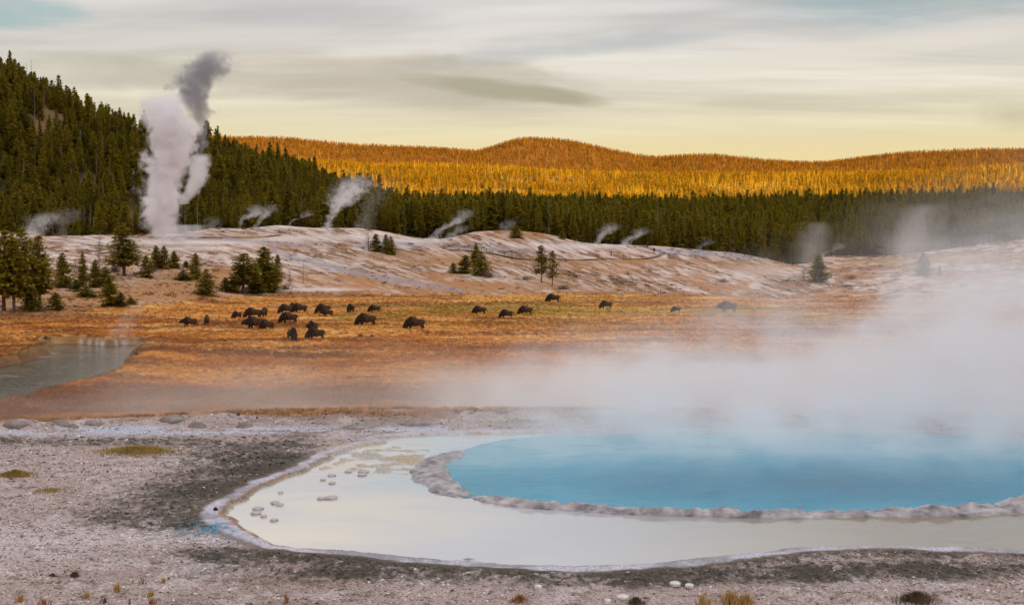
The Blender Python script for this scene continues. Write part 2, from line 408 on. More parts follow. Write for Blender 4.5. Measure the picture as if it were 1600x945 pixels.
def ground_colour(x, y, z):
    r = np.sqrt(x*x + y*y); yy = np.maximum(y, 0.5)
    u, v = proj(x, yy, z); u = np.clip(u, -3000, 4600); v = np.clip(v, -500, 1500)
    n = len(x)
    n1 = fbm(x*0.35, y*0.35, 101, 4); n2 = fbm(x*1.6, y*1.6, 103, 4); n3 = fbm(x*7, y*7, 107, 3)
    # --- foreground sinter
    c = np.tile(C(0.54, 0.415, 0.38), (n, 1))
    c = mixc(c, C(0.42, 0.31, 0.27), sst(0.45, 0.7, n1) * 0.7)
    c = mixc(c, C(0.70, 0.60, 0.58), sst(0.5, 0.7, n2) * 0.6)
    d = np.full(n, 50.0); m = (r > 14) & (r < 60) & (y > 0)
    d[m] = poly_dist(x[m], y[m], WATER) + (fbm(x[m]*2.2, y[m]*2.2, 41, 3) - 0.5) * 0.25
    di = np.full(n, 50.0); di[m] = poly_dist(x[m], y[m], INNER)
    # pale worn strip running left from the pool
    pale = np.exp(-((v - (852 - u * 0.05)) / 22)**2) * (u < 420)
    c = mixc(c, C(0.70, 0.60, 0.59), pale * 0.75)
    # dark algae-stained gravel
    wl = sst(560, 440, u) * sst(845, 815, v); wb = sst(845, 865, v)
    dk = np.maximum.reduce([
        wl * np.exp(-(np.maximum(d, 0) / 2.5)**2) * 1.0,
        np.exp(-((u - 400) / 140)**2 - ((v - 712) / 20)**2) * 1.1,
        np.exp(-((u - 260) / 130)**2 - ((v - 800) / 22)**2) * 0.6,
        wb * np.exp(-(np.maximum(d, 0) / np.interp(u, [250, 500, 900, 1200, 1600], [1.7, 1.5, .9, 1.0, 1.0]))**2) * 1.0,
        np.exp(-((u - 560) / 300)**2 - ((v - 895) / 22)**2) * 0.75,
        np.exp(-((v - (900 - 0.02 * (u - 1000))) / 20)**2) * sst(600, 950, u) * 0.85,
        np.exp(-((v - 690) / 9)**2) * (u < 420) * 0.7])
    gr = (fbm(x*12, y*7, 171, 3) - .5) * 2.4; pt = (fbm(x*1.1, y*1.1, 173, 4) - .5) * 2.0; p2_ = (fbm(x*.5, y*.9, 175, 3) - .5) * 1.2
    dkm = sst(-0.45, 0.55, np.clip(dk, 0, 1.1) * 1.15 - .52 + pt * .55 + p2_ * .3 - gr * .55) * np.clip(dk * 2.0, 0, 1)
    c = mixc(c, C(0.085, 0.072, 0.056), dkm * (r < 60) * .95)
    c = mixc(c, C(0.20, 0.14, 0.10), sst(0.58, 0.70, n3) * 0.55 * (r < 60))
    # back strip: wet lavender-white runoff and brown crust behind the pools
    wet = np.exp(-((v - 672 - 5*(n1-.5)) / 7)**2) * sst(0.4, 0.55, fbm(x*0.5, y*2.4, 111, 4))
    c = mixc(c, C(0.60, 0.60, 0.68), np.clip(wet*1.2, 0, 1) * (u < 700))
    back = np.exp(-((v - 655) / 9)**2) * sst(0.4, 0.62, fbm(x*0.8, y*1.4, 113, 4))
    c = mixc(c, C(0.34, 0.26, 0.22), back * 0.8)
    # shore bands
    d = np.where(d > 0, d * lerp(1.0, 2.1, 1 - np.exp(-((u - 345)/50)**2 - ((v - 815)/22)**2)), d)
    s1 = sst(1.3, 0.45, d) * sst(-0.1, 0.1, d)
    c = mixc(c, C(0.17, 0.13, 0.09), sst(1.2, 0.8, d) * sst(0.4, 0.6, d) * 0.65 * (v > 720))
    c = mixc(c, C(0.66, 0.62, 0.70), sst(0.75, 0.5, d) * sst(-0.05, 0.1, d) * lerp(0.55, 1, sst(0.35, 0.6, n2)))
    blue = np.exp(-((u - 335) / 42)**2 - ((v - 828) / 13)**2)
    c = mixc(c, C(0.16, 0.30, 0.40), np.clip(blue*1.3, 0, 1) * sst(0.1, 0.35, d) * sst(0.4, 0.6, n3))
    c = mixc(c, C(0.46, 0.25, 0.13), sst(0.20, 0.08, d) * sst(-0.08, 0.02, d) * sst(620, 430, u) * sst(.35, .55, n3))
    c = mixc(c, C(0.62, 0.54, 0.42), sst(0.0, -0.12, d))
    ter = np.exp(-((u - 610) / 110)**4 - ((v - 712) / 28)**4) * (r < 60)
    c = mixc(c, C(0.58, 0.42, 0.24), ter * sst(0.45, 0.65, n2) * 0.6)
    c = mixc(c, C(0.50, 0.50, 0.56), ter * sst(0.55, 0.4, n2) * 0.5)
    # dry grass of the drop to the river and the meadow
    g1 = fbm(x*0.03, y*0.05, 121, 4); g2 = fbm(x*0.12, y*0.3, 123, 4); g3 = fbm(x*0.9, y*1.4, 127, 3)
    g = np.tile(C(0.60, 0.255, 0.058), (n, 1))
    g = mixc(g, C(0.78, 0.42, 0.12), sst(0.45, 0.62, g2) * 0.9)
    g = mixc(g, C(0.30, 0.115, 0.045), sst(0.45, 0.62, fbm(x*0.05, y*0.16, 129, 4)) * 0.8)
    g = mixc(g, C(0.24, 0.12, 0.05), sst(0.60, 0.74, g3) * 0.5)
    olive = sst(0.42, 0.6, g1) * np.exp(-((v - 487) / 17)**2) * (u > 520)
    g = mixc(g, C(0.40, 0.245, 0.05), np.clip(olive*0.9, 0, 1))
    g = mixc(g, C(0.70, 0.40, 0.07), np.exp(-((u - 1010)/170)**2 - ((v - 487)/8)**2) * sst(.35, .6, g2) * 0.9)
    fade = sst(78, 95, r + 12 * (n1 - .5)) * 1.0
    er = np.interp(u, UU, edge_r); c = mixc(c, g, np.maximum(fade, sst(-1.2, 4.0, r - er + 9*(n1-.5))))
    rd = np.full(n, 60.0); m = (r > 70) & (r < 500) & (y > 0) & (x < -15)
    rd[m] = poly_dist(x[m], y[m], RIVER)
    c = mixc(c, C(0.16, 0.10, 0.06), sst(2.2, 0.3, rd) * 0.75 * (r > 70))
    c = mixc(c, C(0.60, 0.55, 0.52), np.exp(-((u-160)/60)**2 - ((v-537)/3)**2) * 0.8 * (r > 70))
    # --- sinter mound
    thu = np.clip(u, UU[0], UU[-1]); tr = np.interp(thu, UU, toe_r)
    slope = np.interp(u, [0, 300, 450, 850, 1250, 1400], [0.04, 0.16, 0.22, 0.36, 0.33, 0.02])
    gu = np.linspace(-3000, 4600, 1521); gs = np.interp(gu, [0, 300, 450, 850, 1200, 1340], [0.04, 0.16, 0.22, 0.36, 0.33, -0.06])
    a = v - np.interp(u, gu, np.cumsum(gs) * (gu[1] - gu[0]))
    st = fbm(u / 90 + a / 300, a / 7.0, 131, 5); st2 = fbm(u / 35, a / 3.0, 137, 4); blob = fbm(u / 70, v / 14, 139, 4)
    s = np.tile(C(0.58, 0.39, 0.30), (n, 1))
    s = mixc(s, C(0.38, 0.19, 0.095), sst(0.43, 0.55, st) * 0.9)
    s = mixc(s, C(0.74, 0.60, 0.53), sst(0.52, 0.68, st2) * 0.7)
    s = mixc(s, C(0.20, 0.11, 0.065), sst(0.53, 0.62, st * 0.5 + st2 * 0.5) * 0.9)
    st3 = fbm(u / 14 + a / 40, a / 2.2, 143, 4)
    s = mixc(s, C(0.24, 0.14, 0.08), sst(0.52, 0.64, st3) * 0.8)
    s = mixc(s, C(0.80, 0.68, 0.62), sst(0.47, 0.33, st3) * 0.6)
    s = mixc(s, C(0.46, 0.20, 0.075), sst(0.52, 0.66, blob) * sst(385, 440, v) * 0.8)
    low = sst(50, 8, r - tr) * sst(0.3, 0.55, blob + 0.1)
    s = mixc(s, C(0.50, 0.22, 0.08), low * 0.6 * (u < 880))
    # brown swathes
    for (cu, cv, wu, wv, k) in [(400,371,60,4,.7),(720,408,90,9,.75),(640,398,60,6,.6),(860,440,40,12,.7),(760,450,120,8,.6),(1000,408,180,4,.8),(1150,415,90,6,.5),(450,385,60,5,.5),(820,367,80,6,.8),(230,445,110,26,.75),(150,360,90,4,.8),(100,470,120,14,.9),(560,437,60,4,.6),(960,450,60,10,.5),(1350,408,50,4,.7),(1500,405,160,8,.4),(330,440,60,12,.5)]:
        s = mixc(s, C(0.44, 0.225, 0.095), np.clip(k * np.exp(-((u-cu)/wu)**2 - ((v-cv)/wv)**2) * (0.5 + blob), 0, 1))
    for (cu, cv, wu, wv, k) in [(450,352,45,7,.8),(330,378,90,4,.9),(470,372,60,5,.8),(300,388,60,5,.6),(500,412,60,7,.5),(200,378,120,5,.7),(650,377,60,5,.8),(900,385,90,6,.7),(560,370,70,5,.5),(500,452,60,3,.9),(520,462,40,3,.9),(1200,425,70,12,.4)]:
        s = mixc(s, C(0.78, 0.66, 0.60), np.clip(k * np.exp(-((u-cu)/wu)**2 - ((v-cv)/wv)**2) * (0.6 + st2*.8), 0, 1))
    chan = [([(430,390),(455,402),(500,413),(560,427),(640,441),(720,456)], 4.5), ([(560,383),(620,381),(680,383)], 4), ([(1030,390),(1100,396),(1200,404)], 5), ([(290,372),(370,375),(430,380),(520,384)], 2.5), ([(700,388),(860,392)], 2)]
    mm = (r > 200) & (r < 520)
    for pts, wd in chan:
        q = np.full(n, 999.0); q[mm] = poly_dist(u[mm], v[mm], smooth_poly(pts, False, 5), False)
        s = mixc(s, C(0.36, 0.31, 0.33), np.exp(-(q / wd)**2) * lerp(0.5, 1, sst(.35, .6, st2)))
    edge = tr + 10 * (fbm(u/25, v/6, 141, 3) - 0.5) * 2
    c = mixc(c, s, sst(-3, 5, r - edge) * (r > 180))
    # --- forest floor and lit hill
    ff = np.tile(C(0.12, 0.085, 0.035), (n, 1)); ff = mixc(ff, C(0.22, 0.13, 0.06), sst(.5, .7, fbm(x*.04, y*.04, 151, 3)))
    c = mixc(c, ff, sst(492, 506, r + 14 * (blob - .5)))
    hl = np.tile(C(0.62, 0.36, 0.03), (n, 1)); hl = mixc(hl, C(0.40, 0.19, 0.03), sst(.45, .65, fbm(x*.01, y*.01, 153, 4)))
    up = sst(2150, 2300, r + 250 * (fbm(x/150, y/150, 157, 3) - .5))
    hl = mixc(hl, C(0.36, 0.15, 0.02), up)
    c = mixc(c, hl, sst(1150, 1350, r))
    return np.clip(c, 0.01, 0.9)
def ground_material():
    def f(nt, b):
        at = nt.add('ShaderNodeAttribute', attribute_name='tint').outputs['Color']
        g = nt.add('ShaderNodeNewGeometry').outputs['Position']
        ln = nt.vmath('LENGTH', g)
        near = nt.mapr(ln, 45, 70, 1.0, 0.0)
        fine = nt.noise(g, 22.0, 4, 0.7); chips = nt.add('ShaderNodeTexVoronoi'); nt.put(chips.inputs['Vector'], g); chips.inputs['Scale'].default_value = 16
        k = nt.mapr(fine, 0.3, 0.7, 0.62, 1.32)
        k = nt.math('MULTIPLY', k, nt.mapr(chips.outputs['Distance'], 0.1, 0.6, 1.12, 0.85))
        far = nt.mapr(nt.noise(g, 1.3, 4, 0.65), 0.3, 0.7, 0.78, 1.2)
        kk = nt.math('ADD', nt.math('MULTIPLY', k, near), nt.math('MULTIPLY', far, nt.math('SUBTRACT', 1.0, near)))
        nt.put(b.inputs['Base Color'], nt.vmath('SCALE', at, scale=kk))
        bn = nt.add('ShaderNodeBump'); bn.inputs['Strength'].default_value = 0.6; bn.inputs['Distance'].default_value = 0.05
        nt.put(bn.inputs['Height'], fine); nt.put(b.inputs['Normal'], bn.outputs[0])
    return principled('ground_surface', f, rough=0.95, spec=0.1)
ground = make_ground()

# ------------------------------------------------------------------ water
def water_mesh(name, poly, z, mat, step=None):
    bm = bmesh.new(); vs = [bm.verts.new((q[0], q[1], z)) for q in poly]
    f = bm.faces.new(vs)
    if f.normal.z < 0: f.normal_flip()
    bmesh.ops.triangulate(bm, faces=[f])
    me = bpy.data.meshes.new(name); bm.to_mesh(me); bm.free(); me.materials.append(mat)
    return link(name, me, kind='structure')
def offset_poly(poly, d):
    pts = np.array(poly); c = pts.mean(0); n = len(pts); out = []
    area = sum(pts[i][0]*pts[(i+1) % n][1] - pts[(i+1) % n][0]*pts[i][1] for i in range(n))
    for i in range(n):
        t = pts[(i+1) % n] - pts[i-1]; nn = np.array([t[1], -t[0]]); nn = nn / (np.linalg.norm(nn) + 1e-9) * (1 if area > 0 else -1)
        out.append(pts[i] + nn * d)
    return out
deep = np.mean([on_plane(u, v, 0) for u, v in [(1180, 745), (1380, 760)]], axis=0)
def blue_water(nt, b):
    g = nt.add('ShaderNodeNewGeometry').outputs['Position']
    q = nt.vmath('MULTIPLY', nt.vmath('SUBTRACT', g, (float(deep[0]), float(deep[1]), POOLZ)), (0.10, 0.22, 0))
    dd = nt.math('ADD', nt.vmath('LENGTH', q), nt.math('MULTIPLY', nt.math('SUBTRACT', nt.noise(g, 0.5, 3, 0.5), 0.5), 0.5))
    c = nt.ramp(dd, [(0.0, (0.0, 0.185, 0.32)), (0.35, (0.004, 0.26, 0.42)), (0.75, (0.05, 0.41, 0.59)), (1.0, (0.27, 0.58, 0.72))])
    st = nt.noise(nt.mapping(g, scale=(0.55, 3.2, 1)), 1.6, 5, 0.7, .3)
    c = nt.mix(nt.mapr(st, .50, .72, 0, .6), c, (0.0, 0.17, 0.26)); c = nt.mix(nt.mapr(st, .46, .30, 0, .35), c, (0.07, 0.46, 0.58))  # ripple shading painted into the blue as dark and pale streaks
    nt.put(b.inputs['Base Color'], c)
    bn = nt.add('ShaderNodeBump'); bn.inputs['Strength'].default_value = 0.9; bn.inputs['Distance'].default_value = 0.12
    nt.put(bn.inputs['Height'], nt.noise(nt.mapping(g, scale=(0.8, 3.0, 1)), 2.2, 5, 0.7)); nt.put(b.inputs['Normal'], bn.outputs[0])
def cream_water(nt, b):
    g = nt.add('ShaderNodeNewGeometry').outputs['Position']
    n = nt.noise(nt.mapping(g, scale=(.6, 1.0, 1)), 0.33, 4, 0.55, .5)
    x = nt.add('ShaderNodeSeparateXYZ'); nt.put(x.inputs[0], g)
    n2_ = nt.noise(nt.mapping(g, scale=(.5, 1.4, 1)), 1.1, 5, .65, .4)
    c = nt.mix(nt.mapr(n, 0.35, 0.65), (0.84, 0.73, 0.56), (0.60, 0.58, 0.61))  # cream of the sinter bottom plus sky reflection painted into the colour
    c = nt.mix(nt.mapr(x.outputs[0], -4.5, 0.0, 0, .65, smooth=True), c, (0.50, 0.515, 0.56))  # silvery reflection painted into the base colour towards the middle
    c = nt.mix(nt.mapr(x.outputs[0], -0.5, 7.0, smooth=True), c, (0.27, 0.225, 0.155))  # grey-beige reflection of steam and hill painted in on the right
    by = nt.math('MULTIPLY', nt.mapr(x.outputs[1], 26.6, 29.5, smooth=True), nt.mapr(x.outputs[0], -4.5, -1.5, smooth=True))
    c = nt.mix(nt.math('MULTIPLY', by, 0.75), c, (0.38, 0.55, 0.66))
    c = nt.mix(nt.math('MULTIPLY', nt.mapr(n2_, .52, .68), nt.mapr(x.outputs[1], 28.0, 31.0, 0, .75)), c, (0.50, 0.40, 0.26))
    c = nt.mix(nt.math('MULTIPLY', nt.mapr(n2_, .48, .34), nt.mapr(x.outputs[1], 27.5, 31.0, .15, .8)), c, (0.40, 0.46, 0.58))
    nt.put(b.inputs['Base Color'], c)
    bn = nt.add('ShaderNodeBump'); bn.inputs['Strength'].default_value = 0.10; bn.inputs['Distance'].default_value = 0.02
    nt.put(bn.inputs['Height'], nt.noise(nt.mapping(g, scale=(0.7, 3.5, 1)), 3.0, 3, 0.6)); nt.put(b.inputs['Normal'], bn.outputs[0])
def river_water(nt, b):
    g = nt.add('ShaderNodeNewGeometry').outputs['Position']
    n = nt.noise(nt.mapping(g, scale=(0.25, 1.0, 1)), 0.25, 4, 0.6)
    c = nt.mix(nt.mapr(n, 0.58, 0.68), (0.03, 0.038, 0.024), (0.50, 0.47, 0.45))
    nt.put(b.inputs['Base Color'], c)
    bn = nt.add('ShaderNodeBump'); bn.inputs['Strength'].default_value = 0.35; bn.inputs['Distance'].default_value = 0.15
    nt.put(bn.inputs['Height'], nt.noise(nt.mapping(g, scale=(0.4, 1.4, 1)), 1.2, 3, 0.6)); nt.put(b.inputs['Normal'], bn.outputs[0])
M_blue = principled('blue_spring_water', blue_water, rough=0.12, spec=0.35)
M_cream = principled('cream_shallow_water', cream_water, rough=0.03, spec=0.9)
M_river = principled('river_water_surface', river_water, rough=0.08, spec=0.5)
water_mesh('shallow_water', offset_poly(WATER, 0.35), POOLZ - 0.004, M_cream)
water_mesh('spring_water', INNER, POOLZ, M_blue)
water_mesh('river_water', offset_poly(RIVER, 2.0), RIVZ, M_river)

# sinter rim that dams the blue pool
M_rim = varied('grey_sinter', (0.17, 0.145, 0.15), (0.54, 0.48, 0.48), 3.0, 0.5, 0.35, bump=0.35)
def make_rim(line=None, low=1.0, label='lumpy grey sinter rim curving between the blue spring and the cream shallows', mat=None, name='sinter_dam'):
    pts = np.array(RIM if line is None else line); seg = np.linalg.norm(np.diff(pts, axis=0), axis=1); cum = np.concatenate([[0], np.cumsum(seg)])
    n = int(cum[-1] / 0.045); s = np.linspace(0, cum[-1], n)
    cx = np.interp(s, cum, pts[:, 0]); cyy = np.interp(s, cum, pts[:, 1])
    tx = np.gradient(cx); ty = np.gradient(cyy); L = np.hypot(tx, ty); nx, ny = ty / L, -tx / L
    m = 22; ang = np.linspace(0, math.pi, m)
    uu, _ = proj(cx, cyy, 0*cx)
    wid = np.interp(uu, [640, 690, 740, 770, 1000, 1500, 1700], [0.42, 0.40, 0.20, 0.26, 0.24, 0.30, 0.5])
    hgt = np.interp(uu, [640, 700, 735, 750, 780, 1000, 1500, 1700], [0.12, 0.14, 0.06, 0.10, 0.16, 0.15, 0.17, 0.22])
    if line is not None: wid = wid*0 + .16 * (low + .4); hgt = hgt*0 + .075
    edge = np.minimum(1, np.minimum(s, cum[-1] - s) / (0.5 if line is None else .25))**0.5
    A, Sg = np.meshgrid(ang, s)
    lump = 0.35 + 1.3 * fbm(Sg*2.6, A*0.9, 201, 5)
    lat = -np.cos(A) * (wid*edge)[:, None] * (0.55 + 1.1 * fbm(Sg*1.5 + 5*np.sign(np.cos(A)), A*0+3, 203, 4))
    z = np.sin(A)**0.7 * (hgt*edge)[:, None] * lump + (fbm(Sg*7, A*3, 207, 3) - .5) * 0.10 - 0.07 + POOLZ
    co = np.stack([cx[:, None] + nx[:, None]*lat, cyy[:, None] + ny[:, None]*lat, z], -1).reshape(-1, 3)
    f = grid_faces(n, m)
    me = mesh_from(name, co, f.ravel(), np.full(len(f), 4), [mat or M_rim], True)
    bm = bmesh.new(); bm.from_mesh(me); bmesh.ops.recalc_face_normals(bm, faces=bm.faces); bm.to_mesh(me); bm.free()
    return tag(link(name, me), label, 'sinter dam')
make_rim()
M_ledge = varied('ochre_sinter', (0.50, 0.38, 0.24), (0.66, 0.56, 0.50), 5.0, 0.6, 0.3, bump=0.4)
for q, lab in [([(580,730),(605,727),(628,725),(650,727),(668,732)], 'low crust ledge touching the left bulge of the grey rim'),
               ([(520,727),(540,721),(556,718),(580,716),(604,715)], 'thin ochre ledge across the upper left of the terraced shallows'),
               ([(540,737),(552,734),(575,733)], 'short ledge just below the thin ochre one in the terraced shallows'),
               ([(560,707),(590,704),(630,704),(655,706)], 'long faint ledge near the back of the terraced shallows'),
               ([(668,716),(690,712),(708,706)], 'crust ledge behind the tip of the grey rim'),
               ([(500,735),(512,731),(520,733)], 'tiny orange crust ledge near the left shore of the terraced shallows')]:
    make_rim(smooth_poly([on_plane(u, v, POOLZ) for u, v in q], False, 5), .5, lab, M_ledge, 'sinter_ledge')

# ------------------------------------------------------------------ trees
M_bark = varied('pine_bark', (0.10, 0.07, 0.05), (0.17, 0.12, 0.09), 4, 0.95)
M_snag = varied('weathered_snag_wood', (0.24, 0.19, 0.16), (0.34, 0.28, 0.24), 4, 0.95)
M_fol = varied('pine_needles', (0.17, 0.145, 0.014), (0.38, 0.29, 0.026), 0.5, 0.9, 0.1, 0.75, (0.34, 0.27, 0.03))
M_fol2 = varied('pine_needles_olive', (0.24, 0.185, 0.015), (0.44, 0.32, 0.026), 0.5, 0.9, 0.1, 0.7, (0.09, 0.085, 0.014))
thin_leaf(M_fol); thin_leaf(M_fol2)
M_folgrey = varied('grey_dead_twigs', (0.16, 0.12, 0.11), (0.24, 0.19, 0.17), 0.8, 0.9, 0.1, 0.5, (0.12, 0.09, 0.08))
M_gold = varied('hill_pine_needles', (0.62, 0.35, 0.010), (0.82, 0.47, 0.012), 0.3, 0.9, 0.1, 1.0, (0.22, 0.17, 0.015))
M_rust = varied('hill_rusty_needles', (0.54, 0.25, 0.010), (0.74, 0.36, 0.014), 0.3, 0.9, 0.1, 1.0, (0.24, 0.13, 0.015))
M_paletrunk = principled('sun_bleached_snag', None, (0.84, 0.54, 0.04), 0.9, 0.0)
def tube(vs, fs, pts, rad, n=5):
    """append a tapered tube"""
    b0 = len(vs); pts = [np.array(q, float) for q in pts]
    for k, q in enumerate(pts):
        t = pts[min(k+1, len(pts)-1)] - pts[max(k-1, 0)]; t = t / (np.linalg.norm(t) + 1e-9)
        a = np.cross(t, [0.31, 0.95, 0.1]); a /= np.linalg.norm(a) + 1e-9; b = np.cross(t, a)
        for j in range(n):
            w = 2*math.pi*j/n; vs.append(q + (a*math.cos(w) + b*math.sin(w)) * rad[k])
    for k in range(len(pts) - 1):
        for j in range(n):
            fs.append((b0+k*n+j, b0+k*n+(j+1) % n, b0+(k+1)*n+(j+1) % n, b0+(k+1)*n+j))
    fs.append(tuple(b0+(len(pts)-1)*n+j for j in range(n)))
def to_mesh(name, vs, fs, mat, smooth=False):
    return mesh_from(name, np.array(vs), np.concatenate([np.array(f) for f in fs]), [len(f) for f in fs], [mat], smooth)
def conifer(seed, h=10.0, rmax=1.6, t0=0.15, nb=110, nq=6, leaf=0.42, sparse=0.0, shape=0.85, mat=None, trunk_r=0.14, lean=0.0, dead=False, tm=None):
    g = random.Random(seed); vs, fs = [], []; tv, tf = [], []
    bend = [(g.uniform(-.15, .15) + lean) * h/10, g.uniform(-.15, .15) * h/10]
    def axis(t): return np.array([bend[0]*t*t*2, bend[1]*t*t*2, h*t])
    tube(tv, tf, [axis(t) for t in (-0.02, 0.15, 0.4, 0.7, 0.97)], [trunk_r*1.25, trunk_r, trunk_r*.75, trunk_r*.42, trunk_r*.1], 6)
    blobs = [(g.uniform(0, 6.28), g.uniform(t0, 1), g.uniform(0.6, 1.25)) for _ in range(7)]
    for i in range(nb):
        t = t0 + (1 - t0) * (g.random()**0.92)
        az = g.uniform(0, 6.283); k = (t - t0) / (1 - t0)
        prof = max(0.0, 1 - k)**shape * min(1, 0.45 + k*3.5)
        bl = 1.0
        for (ba, bt, bs) in blobs:
            if abs((az - ba + 3.14) % 6.28 - 3.14) < 0.7 and abs(t - bt) < 0.09: bl *= bs
        ln = (rmax * prof * g.uniform(0.6, 1.12) * bl + 0.12)
        if g.random() < sparse: continue
        p0 = axis(t); dz = (0.28 * k - 0.22) * ln + g.uniform(-.1, .1) * ln
        dr = np.array([math.cos(az), math.sin(az), 0])
        p1 = p0 + dr * ln + np.array([0, 0, dz])
        if ln > rmax*0.35 or dead:
            tube(tv, tf, [p0, (p0+p1)/2 - [0, 0, .04*ln], p1], [0.035 + .01*ln, .022, .008], 3)
        if dead and nq == 0: continue
        m = max(2, int(nq * min(1, ln/rmax + .35)))
        for j in range(m):
            f = 0.25 + 0.8 * (j + g.random()*0.8) / m
            c = p0 + (p1 - p0) * f + np.array([g.gauss(0, .12), g.gauss(0, .12), g.gauss(0, .09)]) * (0.6 + ln*.5)
            sz = leaf * g.uniform(0.6, 1.25) * (1 - 0.45 * k)
            ax = dr * g.uniform(.4, 1) + np.array([g.gauss(0, .5), g.gauss(0, .5), g.gauss(0.05, .35)]); ax /= np.linalg.norm(ax) + 1e-9
            bx = np.cross(ax, [g.gauss(0, .5), g.gauss(0, .5), 1]); bx /= np.linalg.norm(bx) + 1e-9
            b0 = len(vs)
            vs += [c - ax*sz*.5 - bx*sz*.16, c - ax*sz*.1 + bx*sz*.42, c + ax*sz*.75, c + ax*sz*.05 - bx*sz*.42]
            fs.append((b0, b0+1, b0+2, b0+3))
    # leader tip
    if not dead or nq:
        for j in range(5):
            c = axis(0.93 + .07*j/5); sz = leaf*.55; w = g.uniform(0, 6.28); b0 = len(vs)
            vs += [c + [math.cos(w)*sz*.5, math.sin(w)*sz*.5, -sz*.3], c + [0, 0, sz*.7], c - [math.cos(w)*sz*.5, math.sin(w)*sz*.5, sz*.3]]; fs.append((b0, b0+1, b0+2))
    crown = to_mesh('crown', vs, fs, mat or M_fol) if fs else None
    trunk = to_mesh('trunk', tv, tf, tm or M_bark, True)
    return crown, trunk
VAR = {}
for i in range(5): VAR['pine', i] = conifer(10+i, 10, 1.35 + .15*(i % 3), 0.22 + .06*(i % 3), 150, 7, .60, .04, .7 + .1*(i % 2), M_fol if i % 2 else M_fol2)
for i in range(4): VAR['full', i] = conifer(30+i, 10, 2.1 + .25*i, 0.03, 210, 7, .75, 0, .75, M_fol2 if i % 2 else M_fol)
for i in range(3): VAR['near_pine', i] = conifer(50+i, 10, 2.0 + .25*i, 0.22, 260, 9, .52, .02, .55, M_fol, .16)
for i in range(3): VAR['near_full', i] = conifer(60+i, 10, 2.7 + .4*i, 0.02, 300, 9, .62, 0, .62, M_fol2 if i == 1 else M_fol, .18)
for i in range(2): VAR['sparse', i] = conifer(70+i, 10, 2.4, 0.26, 130, 9, .62, .05, .45, M_fol2, .15)
for i in range(3): VAR['snag', i] = conifer(80+i, 10, 0.9, 0.25, 36, 0, .3, 0, .7, None, .11, 0, True, M_snag)
for i in range(2): VAR['grey', i] = conifer(90+i, 10, 1.7, 0.08, 120, 4, .34, 0, .6, M_folgrey, .11, 0, False, M_snag)
for i in range(1): VAR['pole', i] = conifer(95+i, 10, 0.25, 0.5, 6, 0, .3, 0, .7, None, .13, 0, True, M_snag)
def tree(kind, i, x, y, h, wid=None, rot=None, label='', group=None, name='pine_tree', cat='tree', z=None):
    crown, trunk = VAR[kind, i]
    z = H1(x, y) if z is None else z
    e = empty(name, (x, y, z - 0.1), rot if rot is not None else random.uniform(0, 6.28), label, cat, group)
    s = h / 10.0; w = s if wid is None else wid
    e.scale = (w, w, s)
    link('trunk', trunk, e)
    if crown: link('crown', crown, e)
    return e
HALF = {('near_pine', 0): 1.45, ('near_pine', 1): 1.6, ('near_pine', 2): 1.75, ('near_full', 0): 1.8, ('near_full', 1): 2.1, ('near_full', 2): 2.3, ('sparse', 0): 2.0, ('sparse', 1): 2.0, ('grey', 0): 1.3, ('grey', 1): 1.3}
def tree_px(kind, i, u, vb, vt, wpx, label, name='pine_tree', group=None, rmin=95):
    x, y, z = hit(u, vb, rmin); h = (vb - vt) * y / F
    w = (wpx * y / F) / 2 / HALF[kind, i] if (kind, i) in HALF else h / 10
    return tree(kind, i, x, y, h, w, None, label, group, name)
